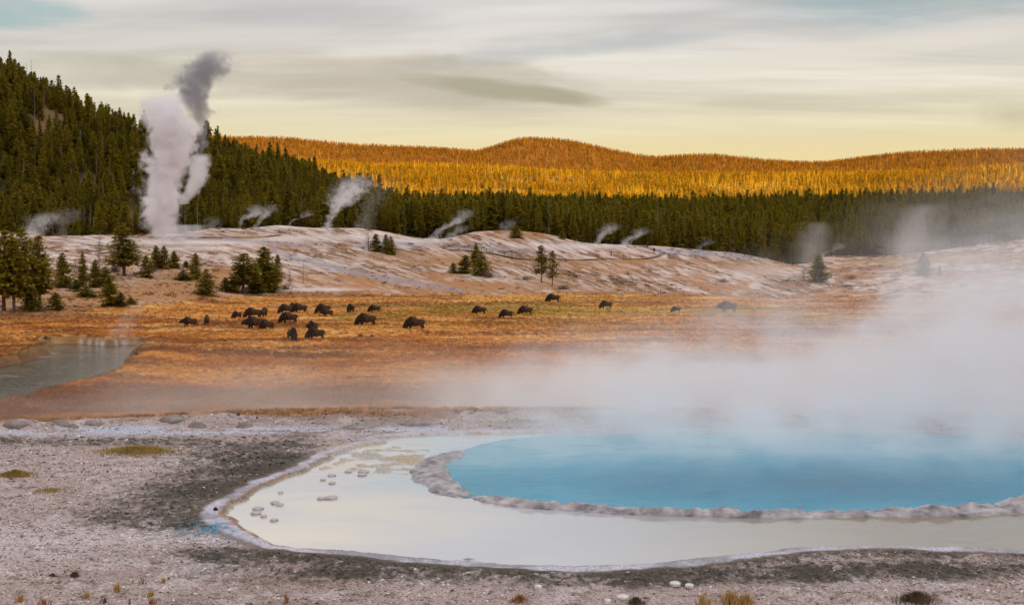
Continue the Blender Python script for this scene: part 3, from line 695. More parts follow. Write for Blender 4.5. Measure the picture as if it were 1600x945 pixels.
NEAR = [
 ('near_pine',0,6,486,361,50,'tall dark pine at the left edge of the picture behind the river meadow','pine_tree'),
 ('near_pine',1,22,489,364,46,'tall dark pine, second from the left edge, in the clump by the river meadow','pine_tree'),
 ('near_pine',2,42,485,356,54,'tallest pine of the left clump with a bare pale lower trunk','pine_tree'),
 ('near_pine',0,62,482,369,40,'pine at the right of the tall left clump with ragged drooping branches','pine_tree'),
 ('near_full',2,50,486,440,30,'low dark pine filling the foot of the tall left clump','pine_tree'),
 ('near_full',1,87,484,456,25,'small round green bush pine just right of the tall left clump','young_pine'),
 ('near_full',0,99,449,394,27,'loose grey green conifer behind the small round bush pine','pine_tree'),
 ('grey',0,117,434,403,9,'thin dead grey conifer between two green young pines','dead_tree'),
 ('near_full',1,130,448,394,17,'narrow pointed young spruce right of the thin dead conifer','young_spruce'),
 ('grey',1,155,420,362,15,'tall bare grey snag with fine twigs left of the big open pine','dead_tree'),
 ('near_full',0,150,449,405,21,'pointed young pine standing below the tall grey snag','young_pine'),
 ('near_full',2,163,448,416,28,'broad dark young pine right of the pointed one below the grey snag','young_pine'),
 ('near_full',1,119,455,436,20,'very small dark green pine in front of the narrow spruce','young_pine'),
 ('near_full',2,136,464,446,32,'wide low green juniper spreading below the young pines','juniper_bush'),
 ('near_full',0,172,479,431,28,'dark blackish round topped pine at the meadow edge','young_pine'),
 ('near_full',1,189,479,456,20,'small green pine leaning on the dark round topped pine','young_pine'),
 ('near_full',2,205,476,463,17,'tiny bush pine alone at the meadow edge, rightmost of its row','young_pine'),
 ('near_pine',1,194,431,352,50,'big open crowned pine in front of the geyser steam on the left','pine_tree'),
 ('near_full',1,228,434,399,24,'young pine close right of the big open crowned pine','young_pine'),
 ('near_full',0,244,420,383,19,'pointed pine, left of a tight pair below the geyser','young_pine'),
 ('near_full',1,257,420,384,21,'pointed pine, right of a tight pair below the geyser','young_pine'),
 ('near_full',0,273,419,391,17,'short pointed pine right of the tight pair below the geyser','young_pine'),
 ('near_full',2,287,438,421,26,'low spreading green bush on the brown slope below the geyser','juniper_bush'),
 ('near_full',0,291,418,407,12,'tiny green pine behind the low spreading bush','young_pine'),
 ('near_full',1,306,436,395,22,'mid height young pine above the broad dark one at the meadow edge','young_pine'),
 ('near_full',2,321,461,420,30,'broad dark green pine at the meadow edge left of the twin pine clump','young_pine'),
 ('near_full',1,352,456,433,18,'small bush at the left foot of the twin pine clump','young_pine'),
 ('near_full',0,365,457,429,20,'second small bush at the left foot of the twin pine clump','young_pine'),
 ('near_pine',0,380,458,396,44,'left pine of the central clump with a thin crown and pale trunk','pine_tree'),
 ('near_full',0,411,456,385,44,'tallest dense pine of the central clump above the meadow','pine_tree'),
 ('near_full',1,400,458,418,28,'dark young pine between the two tall pines of the central clump','young_pine'),
 ('near_full',0,421,457,412,26,'dark young pine under the tallest pine of the central clump','young_pine'),
 ('near_pine',1,433,452,397,19,'slim pine at the right side of the central clump','pine_tree'),
 ('grey',0,453,446,420,11,'small bare grey tree right of the central clump','dead_tree'),
 ('grey',1,576,392,362,14,'thin greyish conifer, left end of the small clump on the sinter slope','dead_tree'),
 ('near_full',0,588,393,365,18,'green young pine beside the thin greyish conifer on the sinter slope','young_pine'),
 ('near_full',1,603,395,366,15,'narrow green pine, third in the small clump on the sinter slope','young_pine'),
 ('near_full',2,611,398,369,18,'rightmost young pine of the small clump on the sinter slope','young_pine'),
 ('near_full',1,708,427,410,15,'tiny cone shaped pine left of the middle clump on the mound','young_pine'),
 ('near_full',0,726,427,398,24,'dark bushy pine at the left of the middle clump on the mound','young_pine'),
 ('near_pine',0,743,425,380,16,'tall narrow pine at the back of the middle clump on the mound','pine_tree'),
 ('near_full',2,751,431,392,30,'widest bushy pine at the right of the middle clump on the mound','young_pine'),
 ('sparse',0,846,442,383,26,'open spindly pine on the mound, left of a pair','pine_tree'),
 ('sparse',1,863,447,391,19,'open spindly pine on the mound, right of a pair','pine_tree'),
 ('near_full',0,1279,441,398,28,'hazy dark pine standing in the mist at the foot of the right mound','pine_tree'),
 ('grey',0,1256,438,420,20,'low grey shrub beside the hazy dark pine','shrub'),
 ('near_full',1,1442,430,394,24,'lone cone shaped pine in the mist on the right slope','pine_tree'),
 ('near_full',2,1468,431,413,8,'tiny misty bush right of the lone cone shaped pine','shrub'),
 ('near_full',1,278+600,374,361,12,'small bush pine on the brown knoll before the dark forest','young_pine'),
 ('near_full',2,806,372,352,20,'bushy pine at the edge of the brown knoll beside faint steam','young_pine'),
]
for (k, i, u, vb, vt, w, lab, nm) in NEAR:
    tree_px(k, i, u, vb, vt, w, lab, nm)
for (u, vb, vt, lab) in [(474, 441, 401, 'bare upright dead pole tree right of the central pine clump'), (480, 441, 425, 'short thin dead stem beside the taller bare pole tree'),
                         (1008, 462, 412, 'tall bare dead pole tree at the foot of the mound'), (1032, 464, 438, 'short thin dead sapling right of the tall bare pole tree')]:
    x, y, z = hit(u, vb); h = (vb - vt) * y / F
    tree('pole', 0, x, y, h, 0.55 if 'tall' in lab or 'upright' in lab else 0.3, None, lab, None, 'dead_tree')

# forest positions
def scatter_area(n, rlo, rhi, ulo, uhi, seed, mind=2.2):
    g = np.random.default_rng(seed)
    rr = np.sqrt(g.uniform(rlo**2, rhi**2, n)); th = np.arctan((g.uniform(ulo, uhi, n) - 800) / F)
    x, y = rr*np.sin(th), rr*np.cos(th)
    cell = {}; keep = []
    for k in range(n):
        c = (int(x[k] // mind), int(y[k] // mind))
        if c in cell: continue
        cell[c] = 1; keep.append(k)
    return x[keep], y[keep]
fx, fy = scatter_area(6500, 492, 760, -160, 700, 5, 3.2)
gx, gy = scatter_area(11000, 492, 1120, 560, 1760, 6, 3.6)
X = np.concatenate([fx, gx]); Y = np.concatenate([fy, gy])
U = 800 + F * X / Y; RR = np.hypot(X, Y)
fn = fbm(X*.03, Y*.03, 71, 3)
edge = 500 + 12 * fbm(U/40, 0*U, 72, 3) + np.interp(U, [0, 180, 330, 600, 700, 850, 1000, 1250, 1600], [-6, -4, 0, 0, 12, 20, 8, 0, 0])
keep = (RR > edge) & ~((U < 700) & (fn > 0.74))
# open scree patches on the left hillside
keep &= ~(((U - 205)/14)**2 + ((RR - 560)/30)**2 < 1) & ~(((U - 130)/10)**2 + ((RR - 650)/20)**2 < 1)
X, Y, RR, U = X[keep], Y[keep], RR[keep], U[keep]
Z = height(X, Y)
hgt = rng.uniform(7.8, 15.2, len(X)) * np.where(RR < 520, rng.uniform(.45, 1.0, len(X)), 1) * np.where(rng.random(len(X)) < .09, 1.28, 1.0)
tall = (U > 560) & (U < 1000) & (RR < 600); hgt = np.where(tall, hgt * 1.12, hgt)
kind = rng.choice(12, len(X), p=[.12, .12, .11, .11, .11, .09, .09, .08, .07, .04, .03, .03])
KN = [('pine', i) for i in range(5)] + [('full', i) for i in range(4)] + [('snag', 0), ('snag', 1), ('snag', 2)]
ZONES = [(75, 'above the tall left clump'), (125, 'behind the bluish steam patch'), (180, 'above the narrow young spruce'), (240, 'just left of the geyser column'),
         (330, 'just right of the geyser column'), (385, 'behind the low dark boardwalk'), (440, 'behind the white mound'), (500, 'between white mound and slanting plume'),
         (560, 'behind the large slanting plume'), (625, 'above the small clump on the slope'), (700, 'left of the broken drifting plume'), (770, 'behind the broken drifting plume'),
         (840, 'behind the bushy knoll pine'), (910, 'behind the brown knoll'), (1000, 'behind the pair of small wisps'), (1090, 'behind the boardwalk bend'), (1180, 'above the long sinter mound'),
         (1260, 'at the dip between the mounds'), (1340, 'behind the small bright puff'), (1430, 'left of the broad steam veil'), (9999, 'above the misty right slope')]
infr = (U > -5) & (U < 1605)
order = np.argsort(np.where(infr, RR - 25 * (hgt / 12), 1e9))
single = order[:225]; rest = np.ones(len(X), bool); rest[single] = False
for k in single:
    kk = KN[kind[k]]; u = U[k]
    zn = next(q for q in ZONES if u < q[0])
    size = 'short' if hgt[k] < 8.5 else ('tall' if hgt[k] > 12.5 else 'mid height')
    form = {'pine': 'narrow pine', 'full': 'bushy pine', 'snag': 'bare dead trunk'}[kk[0]]
    lab = '%s %s in the forest front %s' % (size, form, zn[1]); nm = 'dead_tree' if kk[0] == 'snag' else 'pine_tree'; gp = 'forest front trees ' + zn[1]
    tree(kk[0], kk[1], X[k], Y[k], hgt[k] * (0.9 if kk[0] == 'snag' else 1), hgt[k]/10 * random.uniform(.85, 1.25), None, lab, gp, nm, 'tree', float(Z[k]))
def joined(name, crown, trunk):
    bm = bmesh.new(); bm.from_mesh(trunk); n0 = len(bm.faces)
    if crown:
        bm.from_mesh(crown); bm.faces.ensure_lookup_table()
        for f in bm.faces[n0:]: f.material_index = 1
    me = bpy.data.meshes.new(name); bm.to_mesh(me); bm.free()
    me.materials.append(trunk.materials[0])
    if crown: me.materials.append(crown.materials[0])
    return bpy.data.objects.new(name, me)
def instancer(name, pts, rot, scl, idx, protos, **props):
    col = bpy.data.collections.new(name + '_kinds')
    for k, p in enumerate(protos): p.name = '%s_kind_%02d' % (name, k); col.objects.link(p)
    me = bpy.data.meshes.new(name); me.vertices.add(len(pts)); me.vertices.foreach_set('co', np.asarray(pts, np.float32).ravel())
    def at(nm, ty, key, val):
        a = me.attributes.new(nm, ty, 'POINT'); a.data.foreach_set(key, val)
    at('turn', 'FLOAT_VECTOR', 'vector', np.asarray(rot, np.float32).ravel()); at('size', 'FLOAT_VECTOR', 'vector', np.asarray(scl, np.float32).ravel())
    at('pick', 'INT', 'value', np.asarray(idx, np.int32))
    o = link(name, me, None, None, **props)
    ng = bpy.data.node_groups.new(name + '_scatter', 'GeometryNodeTree')
    ng.interface.new_socket('Geometry', in_out='INPUT', socket_type='NodeSocketGeometry'); ng.interface.new_socket('Geometry', in_out='OUTPUT', socket_type='NodeSocketGeometry')
    N = ng.nodes; L = ng.links
    gi = N.new('NodeGroupInput'); go = N.new('NodeGroupOutput'); ip = N.new('GeometryNodeInstanceOnPoints'); ci = N.new('GeometryNodeCollectionInfo')
    ci.inputs['Collection'].default_value = col; ci.inputs['Separate Children'].default_value = True; ci.inputs['Reset Children'].default_value = True
    def na(nm, ty):
        a = N.new('GeometryNodeInputNamedAttribute'); a.data_type = ty; a.inputs[0].default_value = nm; return a.outputs[0]
    L.new(gi.outputs[0], ip.inputs['Points']); L.new(ci.outputs[0], ip.inputs['Instance']); ip.inputs['Pick Instance'].default_value = True
    L.new(na('pick', 'INT'), ip.inputs['Instance Index'])
    er = N.new('FunctionNodeEulerToRotation'); L.new(na('turn', 'FLOAT_VECTOR'), er.inputs[0]); L.new(er.outputs[0], ip.inputs['Rotation'])
    L.new(na('size', 'FLOAT_VECTOR'), ip.inputs['Scale']); L.new(ip.outputs[0], go.inputs[0])
    md = o.modifiers.new('scatter', 'NODES'); md.node_group = ng
    return o
idx = np.nonzero(rest)[0]; n = len(idx)
wv = hgt[idx]/10 * rng.uniform(.85, 1.2, n)
instancer('forest', np.stack([X[idx], Y[idx], Z[idx] - .1], -1), np.stack([np.zeros(n), np.zeros(n), rng.uniform(0, 6.28, n)], -1),
          np.stack([wv, wv, hgt[idx]/10], -1), kind[idx], [joined('k', *VAR[q]) for q in KN],
          kind='stuff', label='dense dark pine forest on the left hillside and below the golden hill', category='forest')
# far sunlit hill: young golden pines and bleached burnt trunks
HV = []
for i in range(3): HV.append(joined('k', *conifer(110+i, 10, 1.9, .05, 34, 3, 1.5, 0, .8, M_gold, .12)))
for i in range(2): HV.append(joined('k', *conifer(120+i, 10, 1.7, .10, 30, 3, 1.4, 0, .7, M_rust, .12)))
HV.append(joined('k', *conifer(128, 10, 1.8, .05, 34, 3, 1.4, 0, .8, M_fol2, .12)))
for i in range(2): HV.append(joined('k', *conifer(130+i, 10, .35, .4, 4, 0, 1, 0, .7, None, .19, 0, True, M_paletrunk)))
hx, hy = scatter_area(75000, 1290, 2350, 180, 1800, 9, 3.0)
kx, ky = scatter_area(60000, 2350, 3150, 180, 1800, 10, 4.0)
hx = np.concatenate([hx, kx]); hy = np.concatenate([hy, ky]); kp = rng.random(len(hx)) < np.where(np.hypot(hx, hy) < 2300, .25 + 1.5*(fbm(hx/90, hy/140, 161, 3) - .25), 1.0); hx, hy = hx[kp], hy[kp]; hzz = height(hx, hy); n = len(hx)
hu, hv = proj(hx, hy, hzz); upper = np.where(np.hypot(hx, hy) > 2150, 1.0, 0.0) * sst(2150, 2300, np.hypot(hx, hy) + 250 * (fbm(hx/150, hy/150, 157, 3) - .5))
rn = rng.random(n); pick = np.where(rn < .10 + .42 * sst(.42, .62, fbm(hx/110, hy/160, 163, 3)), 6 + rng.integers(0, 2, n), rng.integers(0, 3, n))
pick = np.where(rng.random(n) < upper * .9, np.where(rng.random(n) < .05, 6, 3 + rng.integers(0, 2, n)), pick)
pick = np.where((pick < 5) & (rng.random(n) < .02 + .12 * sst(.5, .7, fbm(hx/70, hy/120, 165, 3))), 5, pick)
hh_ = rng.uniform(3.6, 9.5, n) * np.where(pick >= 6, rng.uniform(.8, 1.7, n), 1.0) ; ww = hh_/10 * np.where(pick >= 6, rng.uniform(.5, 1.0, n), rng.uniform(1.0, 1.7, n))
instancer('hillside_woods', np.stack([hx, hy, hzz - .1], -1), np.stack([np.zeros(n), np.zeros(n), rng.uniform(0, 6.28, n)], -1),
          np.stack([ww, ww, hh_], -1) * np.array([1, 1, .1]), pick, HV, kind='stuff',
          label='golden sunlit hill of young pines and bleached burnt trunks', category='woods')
# ------------------------------------------------------------------ animals
def blob_mesh(name, parts, voxel, mats, matfn=None, smooth_it=6):
    """one continuous skin grown over ellipsoids and tapered limbs"""
    bm = bmesh.new()
    def ell(c, r, rot=None):
        m = Matrix.Translation(c) @ (rot or Matrix.Identity(4)) @ Matrix.Diagonal((*r, 1))
        bmesh.ops.create_icosphere(bm, subdivisions=2, radius=1, matrix=m)
    for p in parts:
        if p[0] == 'e': ell(p[1], p[2])
        else:
            pts = p[1]
            for (a, b) in zip(pts[:-1], pts[1:]):
                a3, b3 = Vector(a[:3]), Vector(b[:3]); L = (b3 - a3).length
                n = max(2, int(L / (min(a[3], b[3]) * 0.35)))
                for k in range(n + 1):
                    t = k / n; rr = a[3] + (b[3] - a[3]) * t; c = a3.lerp(b3, t); ell(c, (rr, rr * (a[4] if len(a) > 4 else 1), rr))
    me = bpy.data.meshes.new(name + '_raw'); bm.to_mesh(me); bm.free()
    o = bpy.data.objects.new(name + '_raw', me); COL.objects.link(o)
    m = o.modifiers.new('r', 'REMESH'); m.mode = 'VOXEL'; m.voxel_size = voxel
    s = o.modifiers.new('s', 'SMOOTH'); s.factor = 0.5; s.iterations = smooth_it
    dg = bpy.context.evaluated_depsgraph_get(); out = bpy.data.meshes.new_from_object(o.evaluated_get(dg)); out.name = name
    bpy.data.objects.remove(o); bpy.data.meshes.remove(me)
    out.materials.clear()
    for q in mats: out.materials.append(q)
    for f in out.polygons:
        f.use_smooth = True
        if matfn: f.material_index = matfn(f.center)
    return out
M_mane = varied('bison_dark_mane', (0.022, 0.016, 0.013), (0.045, 0.030, 0.022), 9, 0.95, 0.1, bump=0.8)
M_coat = varied('bison_brown_coat', (0.055, 0.034, 0.022), (0.10, 0.062, 0.038), 4, 0.95, 0.1, bump=0.5)
M_horn = principled('bison_horn', None, (0.10, 0.09, 0.08), 0.5, 0.4)
def bison_mesh(pose):
    P = []
    hx, hz = {'graze': (-1.42, 0.52), 'walk': (-1.45, 0.98), 'up': (-1.45, 1.12)}[pose]
    mz = {'graze': (-1.52, 0.17), 'walk': (-1.72, 0.70), 'up': (-1.78, 0.88)}[pose]
    hx += .14; hz += .02
    P += [('e', (.92, 0, 1.00), (.44, .34, .42)), ('e', (.50, 0, .98), (.55, .40, .46)), ('e', (.02, 0, 1.04), (.58, .43, .56)),
          ('e', (-.42, 0, 1.13), (.56, .40, .66)), ('e', (-.58, 0, .80), (.44, .36, .40)), ('e', (-.82, 0, 1.02), (.42, .34, .50)), ('e', (0.1, 0, .78), (.7, .34, .32)), ('e', (-.2, 0, 1.5), (.4, .2, .2))]
    P += [('l', [(-.85, 0, 1.0, .42, .8), ((-.9+hx)/2, 0, (.98+hz)/2, .37, .8), (hx, 0, hz, .27, .8)]), ('l', [(hx, 0, hz, .26, .8), (mz[0]+.06, 0, mz[1]+.04, .15, .9)]),
          ('l', [(hx + .25, 0, max(.35, hz - .12), .2, .6), (hx + .22, 0, max(.14, hz - .38), .08, .6)])]
    st = {'graze': (.10, -.16, .14, -.12), 'walk': (.26, -.24, .22, -.26), 'up': (0, .05, .03, -.06)}[pose]
    for sy, dx in ((1, st[0]), (-1, st[1])):
        P.append(('l', [(-.52, .2*sy, .80, .24), (-.54+dx*.5, .2*sy, .40, .13), (-.56+dx, .2*sy, .12, .08), (-.58+dx, .2*sy, .06, .08)]))
    for sy, dx in ((1, st[2]), (-1, st[3])):
        P.append(('l', [(.92, .2*sy, .92, .30, .8), (.82+dx*.3, .22*sy, .66, .20), (1.04+dx*.7, .21*sy, .44, .105), (.97+dx, .2*sy, .13, .07), (.95+dx, .2*sy, .06, .08)]))
    for sy in (1, -1): P.append(('l', [(hx + .05, .19*sy, hz + .12, .05), (hx + .10, .30*sy, hz + .10, .03)]))
    body = blob_mesh('bison', P, 0.04, [M_coat, M_mane], lambda c: 1 if (c.x < -.15 - .35*(c.z - .9) or c.z < .5) else 0)
    horns = []
    for sy in (1, -1):
        vs, fs = [], []
        tube(vs, fs, [(hx-.02, .14*sy, hz+.15), (hx-.03, .27*sy, hz+.18), (hx-.02, .31*sy, hz+.30), (hx, .26*sy, hz+.40)], [.045, .04, .028, .008], 6)
        horns.append(to_mesh('horn', vs, fs, M_horn, True))
    vs, fs = [], []
    tube(vs, fs, [(1.28, 0, 1.16), (1.42, .02, 1.06), (1.48, .03, .82), (1.47, .03, .60), (1.46, .03, .48)], [.04, .03, .022, .05, .01], 6)
    return body, horns, to_mesh('tail', vs, fs, M_mane, True)
BIS = {p: bison_mesh(p) for p in ('graze', 'walk', 'up')}
HERD = 'bison grazing on the meadow'
def bison(u, v, pose, size, deg, label, cat='bison'):
    x, y, z = hit(u, v, 110, 330)
    body, horns, tail = BIS[pose]
    e = empty('bison', (x, y, z - .03), R(deg), label, cat, HERD); e.scale = (size,)*3
    link('body', body, e)
    for h in horns: link('horn', h, e)
    link('tail', tail, e)
for a in [
 (296,510,'walk',.80,4,'leftmost bison of the herd, side on with its tail lifted'),
 (323,508,'up',.86,-80,'bison seen from behind, second from the left end of the herd'),
 (370,498,'graze',.74,55,'small bison facing half towards the viewer, left of the large cluster'),
 (395,497,'graze',1.0,20,'bulky bison behind the long one in the large left cluster'),
 (412,496,'up',.98,-98,'bison with raised head seen from behind, at the back of the large left cluster'),
 (398,514,'walk',1.05,3,'long dark bison in front of the large left cluster, head low'),
 (417,515,'graze',.84,-28,'bison half hidden behind the long dark one, its rump and tail showing'),
 (446,490,'graze',.95,38,'bison with head down at the left back of the second cluster'),
 (458,488,'up',.98,80,'bison with a high hump behind the second cluster'),
 (468,489,'graze',.98,-8,'bison at the right back of the second cluster, rump to the right'),
 (451,505,'graze',.98,12,'bison at the front of the second cluster, grazing to the left'),
 (457,532,'graze',.93,118,'single bison nearest the steaming shore, grazing head on'),
 (488,519,'up',.92,70,'bison standing behind the nearest grazing pair'),
 (493,531,'graze',.92,28,'nearest bison of the pair at the front, grazing to the left'),
 (505,490,'graze',.98,30,'bison with a reddish hump behind a smaller one, middle of the herd'),
 (511,494,'walk',.72,-6,'smaller bison in front of the one with the reddish hump'),
 (548,488,'graze',.88,72,'bison grazing almost head on, between two pairs in the middle'),
 (585,488,'graze',.78,16,'compact bison at the back just above the large striding one'),
 (572,509,'graze',1.06,6,'large bison striding with its head down, left of the single big grazer'),
 (648,515,'graze',1.05,4,'large single bison grazing right of the striding one'),
 (749,491,'graze',.84,10,'bison at the left of the three grazing in a row'),
 (791,497,'graze',.85,24,'bison in the middle of the three grazing in a row, lowest of them'),
 (821,492,'graze',.90,8,'bison at the right of the three grazing in a row'),
 (864,472,'graze',.98,4,'bison grazing highest up, close under the sinter mound'),
 (947,482,'graze',.84,10,'lone bison on the yellow green grass right of the highest one'),
 (1056,488,'graze',.64,14,'smallest bison, a calf alone on the yellow grass'),
 (1137,488,'walk',1.12,2,'rightmost bison standing in the edge of the drifting mist')]:
    bison(*a)

# ------------------------------------------------------------------ people on the boardwalk
M_skin = principled('skin', None, (0.45, 0.28, 0.20), 0.6); M_hair = principled('dark_hair', None, (0.03, 0.02, 0.015), 0.8)
def person_mesh(jacket, trousers, bend, arms):
    P = []; sh = (-.30*bend, 1.42 - .12*bend); hd = (-.42*bend, 1.66 - .2*bend)
    P += [('l', [(0, 0, .95, .15), (sh[0]*.5, 0, 1.15, .14, 1.2), (sh[0], 0, sh[1]-.08, .14, 1.35)]), ('l', [(sh[0], 0, sh[1], .06), (hd[0], 0, hd[1]-.08, .055)]),
          ('e', (hd[0], 0, hd[1]), (.10, .08, .125)), ('e', (hd[0]-.10, 0, hd[1]-.01), (.022, .015, .02)), ('e', (hd[0], .085, hd[1]), (.02, .015, .03)), ('e', (hd[0], -.085, hd[1]), (.02, .015, .03))]
    for sy, dx in ((1, .10), (-1, -.12)):
        P.append(('l', [(0, .09*sy, .92, .11), (-dx*.4, .10*sy, .5, .075), (-dx, .10*sy, .09, .05), (-dx-.12, .10*sy, .05, .045)]))
        if arms == 'raised': q = [(sh[0], .2*sy, sh[1]-.04, .06), (sh[0]-.22, .30*sy, sh[1]-.16, .05), (sh[0]-.40, .12*sy, sh[1]+.05, .036)]
        elif arms == 'out': q = [(sh[0], .2*sy, sh[1]-.04, .06), (sh[0]-.02, .44*sy, sh[1]-.14, .05), (sh[0]-.06, .62*sy, sh[1]-.02, .036)]
        else: q = [(sh[0], .2*sy, sh[1]-.04, .06), (sh[0]+.03, .26*sy, sh[1]-.32, .048), (sh[0]-.06, .24*sy, sh[1]-.56, .036)]
        P.append(('l', q)); h = Vector(q[-1][:3]); dr = (h - Vector(q[-2][:3])).normalized(); sd_ = dr.cross(Vector((0, 0, 1))).normalized()
        P.append(('e', tuple(h + dr*.06), (.045, .045, .04)))
        for k in range(4):
            a = h + dr*.09 + sd_*(.028*(k-1.5)); P.append(('l', [(*a, .012), (*(a + dr*(.05 + .012*(k in (1, 2))) + Vector((0, 0, -.015))), .011)]))
        P.append(('l', [(*(h + dr*.04 + sd_*.04), .013), (*(h + dr*.08 + sd_*.075), .011)]))
    def mf(c):
        if c.z < .93: return 2
        if (c - Vector((hd[0], 0, hd[1]))).length < .16 or (arms != 'down' and abs(c.y) > .54): return 0
        return 1
    return blob_mesh('person', P, 0.016, [M_skin, jacket, trousers], mf, 2), hd
def person(u, v, rot, label, jac, tro, bend, arms, rmin):
    x, y, z = hit(u, v, rmin, 470)
    J = principled('jacket_cloth', None, jac, .9); T = principled('trouser_cloth', None, tro, .9)
    me, hd = person_mesh(J, T, bend, arms)
    e = empty('person', (x, y, z + .30), R(rot), label, 'person', 'people on the boardwalk')
    link('body', me, e)
    bm = bmesh.new(); bmesh.ops.create_uvsphere(bm, u_segments=14, v_segments=9, radius=1, matrix=Matrix.Translation((hd[0]+.02, 0, hd[1]+.03)) @ Matrix.Diagonal((.108, .095, .125, 1)))
    bmesh.ops.delete(bm, geom=[q for q in bm.verts if q.co.z < hd[1]-.02 and q.co.x < hd[0]+.03], context='VERTS')
    h = bpy.data.meshes.new('hair'); bm.to_mesh(h); bm.free(); h.materials.append(M_hair); link('hair', h, e)
person(955, 402.5, 80, 'person in a dark blue jacket with elbows out on the straight boardwalk', (.05, .09, .16), (.04, .04, .05), .35, 'out', 330)
person(1022, 397, 60, 'person in dark maroon clothes standing at the boardwalk bend', (.10, .02, .03), (.03, .03, .04), 0, 'down', 330)
person(1012, 387, 100, 'person in a red jacket farthest along the boardwalk bend', (.42, .05, .03), (.10, .03, .03), .1, 'raised', 330)

# ------------------------------------------------------------------ boardwalks
M_board = varied('weathered_boards', (0.22, 0.145, 0.10), (0.36, 0.25, 0.18), 1.2, 0.9)
M_post = principled('rail_wood', None, (0.20, 0.14, 0.10), 0.9)
def box_mesh(name, sx, sy, sz, mat, bev=0.01):
    bm = bmesh.new(); bmesh.ops.create_cube(bm, size=1, matrix=Matrix.Translation((0, 0, sz/2)) @ Matrix.Diagonal((sx, sy, sz, 1)))
    bmesh.ops.bevel(bm, geom=bm.edges[:], offset=bev, segments=1, affect='EDGES')
    me = bpy.data.meshes.new(name); bm.to_mesh(me); bm.free(); me.materials.append(mat); return me
POST = box_mesh('post', .14, .14, 1.35, M_post); PIER = box_mesh('pier', .25, .25, .55, M_board)
def boardwalk(px, rmin, rails, label, width=1.2):
    P = [np.array(hit(u, v, rmin, 478)) for u, v in px]
    P = [q for q in P]
    pts = smooth_poly([q[:2] for q in P], False, 8); pts = np.array(pts)
    zc = height(pts[:, 0], pts[:, 1]); zc = np.convolve(np.pad(zc, 3, 'edge'), np.ones(7)/7, 'valid') + .30
    o = P[0]; e = empty('boardwalk', tuple(o), 0, label, 'boardwalk')
    t = np.gradient(pts, axis=0); t /= np.linalg.norm(t, axis=1)[:, None]; nrm = np.stack([-t[:, 1], t[:, 0]], -1)
    vs = []; 
    for p, q, z in zip(pts, nrm, zc):
        for s, dz in ((-1, 0), (1, 0), (1, -.13), (-1, -.13)): vs.append((p[0]+q[0]*s*width/2-o[0], p[1]+q[1]*s*width/2-o[1], z+dz-o[2]))
    f = grid_faces(len(pts), 4, True)
    link('deck', mesh_from('deck', vs, np.concatenate([f.ravel(), [0, 1, 2, 3], [len(vs)-1, len(vs)-2, len(vs)-3, len(vs)-4]]), np.full(len(f)+2, 4), [M_board]), e)
    cum = np.concatenate([[0], np.cumsum(np.linalg.norm(np.diff(pts, axis=0), axis=1))])
    for s in np.arange(1, cum[-1], 3.6):
        x, y, z = np.interp(s, cum, pts[:, 0]), np.interp(s, cum, pts[:, 1]), np.interp(s, cum, zc)
        link('pier', PIER, e, (x-o[0], y-o[1], z-.75-o[2]))
    uu, _ = proj(pts[:, 0], pts[:, 1], zc)
    for (ua, ub) in rails:
        a, b = sorted((np.interp(ua, uu, cum), np.interp(ub, uu, cum))); ss = np.arange(a, b, 2.4); top = []
        for s in ss:
            x, y, z = np.interp(s, cum, pts[:, 0]), np.interp(s, cum, pts[:, 1]), np.interp(s, cum, zc)
            nx, ny = np.interp(s, cum, nrm[:, 0]), np.interp(s, cum, nrm[:, 1]); x -= nx*width/2*1.05*np.sign(ny); y -= ny*width/2*1.05*np.sign(ny)
            link('post', POST, e, (x-o[0], y-o[1], z-.2-o[2])); top.append((x-o[0], y-o[1], z-o[2]))
        for hgt_ in (1.08, .6):
            v2, f2 = [], []; tube(v2, f2, [np.array(q) + [0, 0, hgt_] for q in top], [.055]*len(top), 5); link('rail', to_mesh('rail', v2, f2, M_post), e)
boardwalk([(700,391),(735,393),(765,396),(800,403),(835,406),(880,406),(930,406),(980,406),(1012,404),(1030,400),(1036,394)], 330, [(740, 838), (972, 990)],
          'long low boardwalk with wooden railing crossing the mound to its bend')
boardwalk([(262,371),(300,372),(340,372),(380,372),(412,371),(438,368)], 400, [], 'low dark boardwalk on piers right of the geyser')

# ------------------------------------------------------------------ stones, crusts and tufts
def rock(name, x, y, z, sx, sy, sz, mat, label, cat, group=None, seed=0, flat=False):
    bm = bmesh.new(); bmesh.ops.create_icosphere(bm, subdivisions=3, radius=1)
    for q in bm.verts:
        a = math.atan2(q.co.y, q.co.x); n = fbm(np.array([q.co.x*1.7 + seed*3.1]), np.array([q.co.y*1.7 + q.co.z*1.3]), seed, 3)[0]
        k = .7 + .6*n; q.co.x *= k; q.co.y *= k; q.co.z *= (k if not flat else 1)
        if flat: q.co.z = math.copysign(abs(q.co.z)**.35, q.co.z)
        q.co.x *= sx; q.co.y *= sy; q.co.z *= sz
    for f in bm.faces: f.smooth = not flat
    me = bpy.data.meshes.new(name); bm.to_mesh(me); bm.free(); me.materials.append(mat)
    return tag(link(name, me, None, (x, y, z)), label, cat, group)
M_slab = varied('pale_sinter_slab', (0.40, 0.34, 0.33), (0.60, 0.52, 0.50), 8, 0.85)
M_wslab = varied('white_sinter_chip', (0.62, 0.56, 0.52), (0.78, 0.72, 0.68), 8, 0.85)
M_dslab = varied('brown_sinter_rock', (0.22, 0.17, 0.15), (0.38, 0.31, 0.28), 3, 0.9)
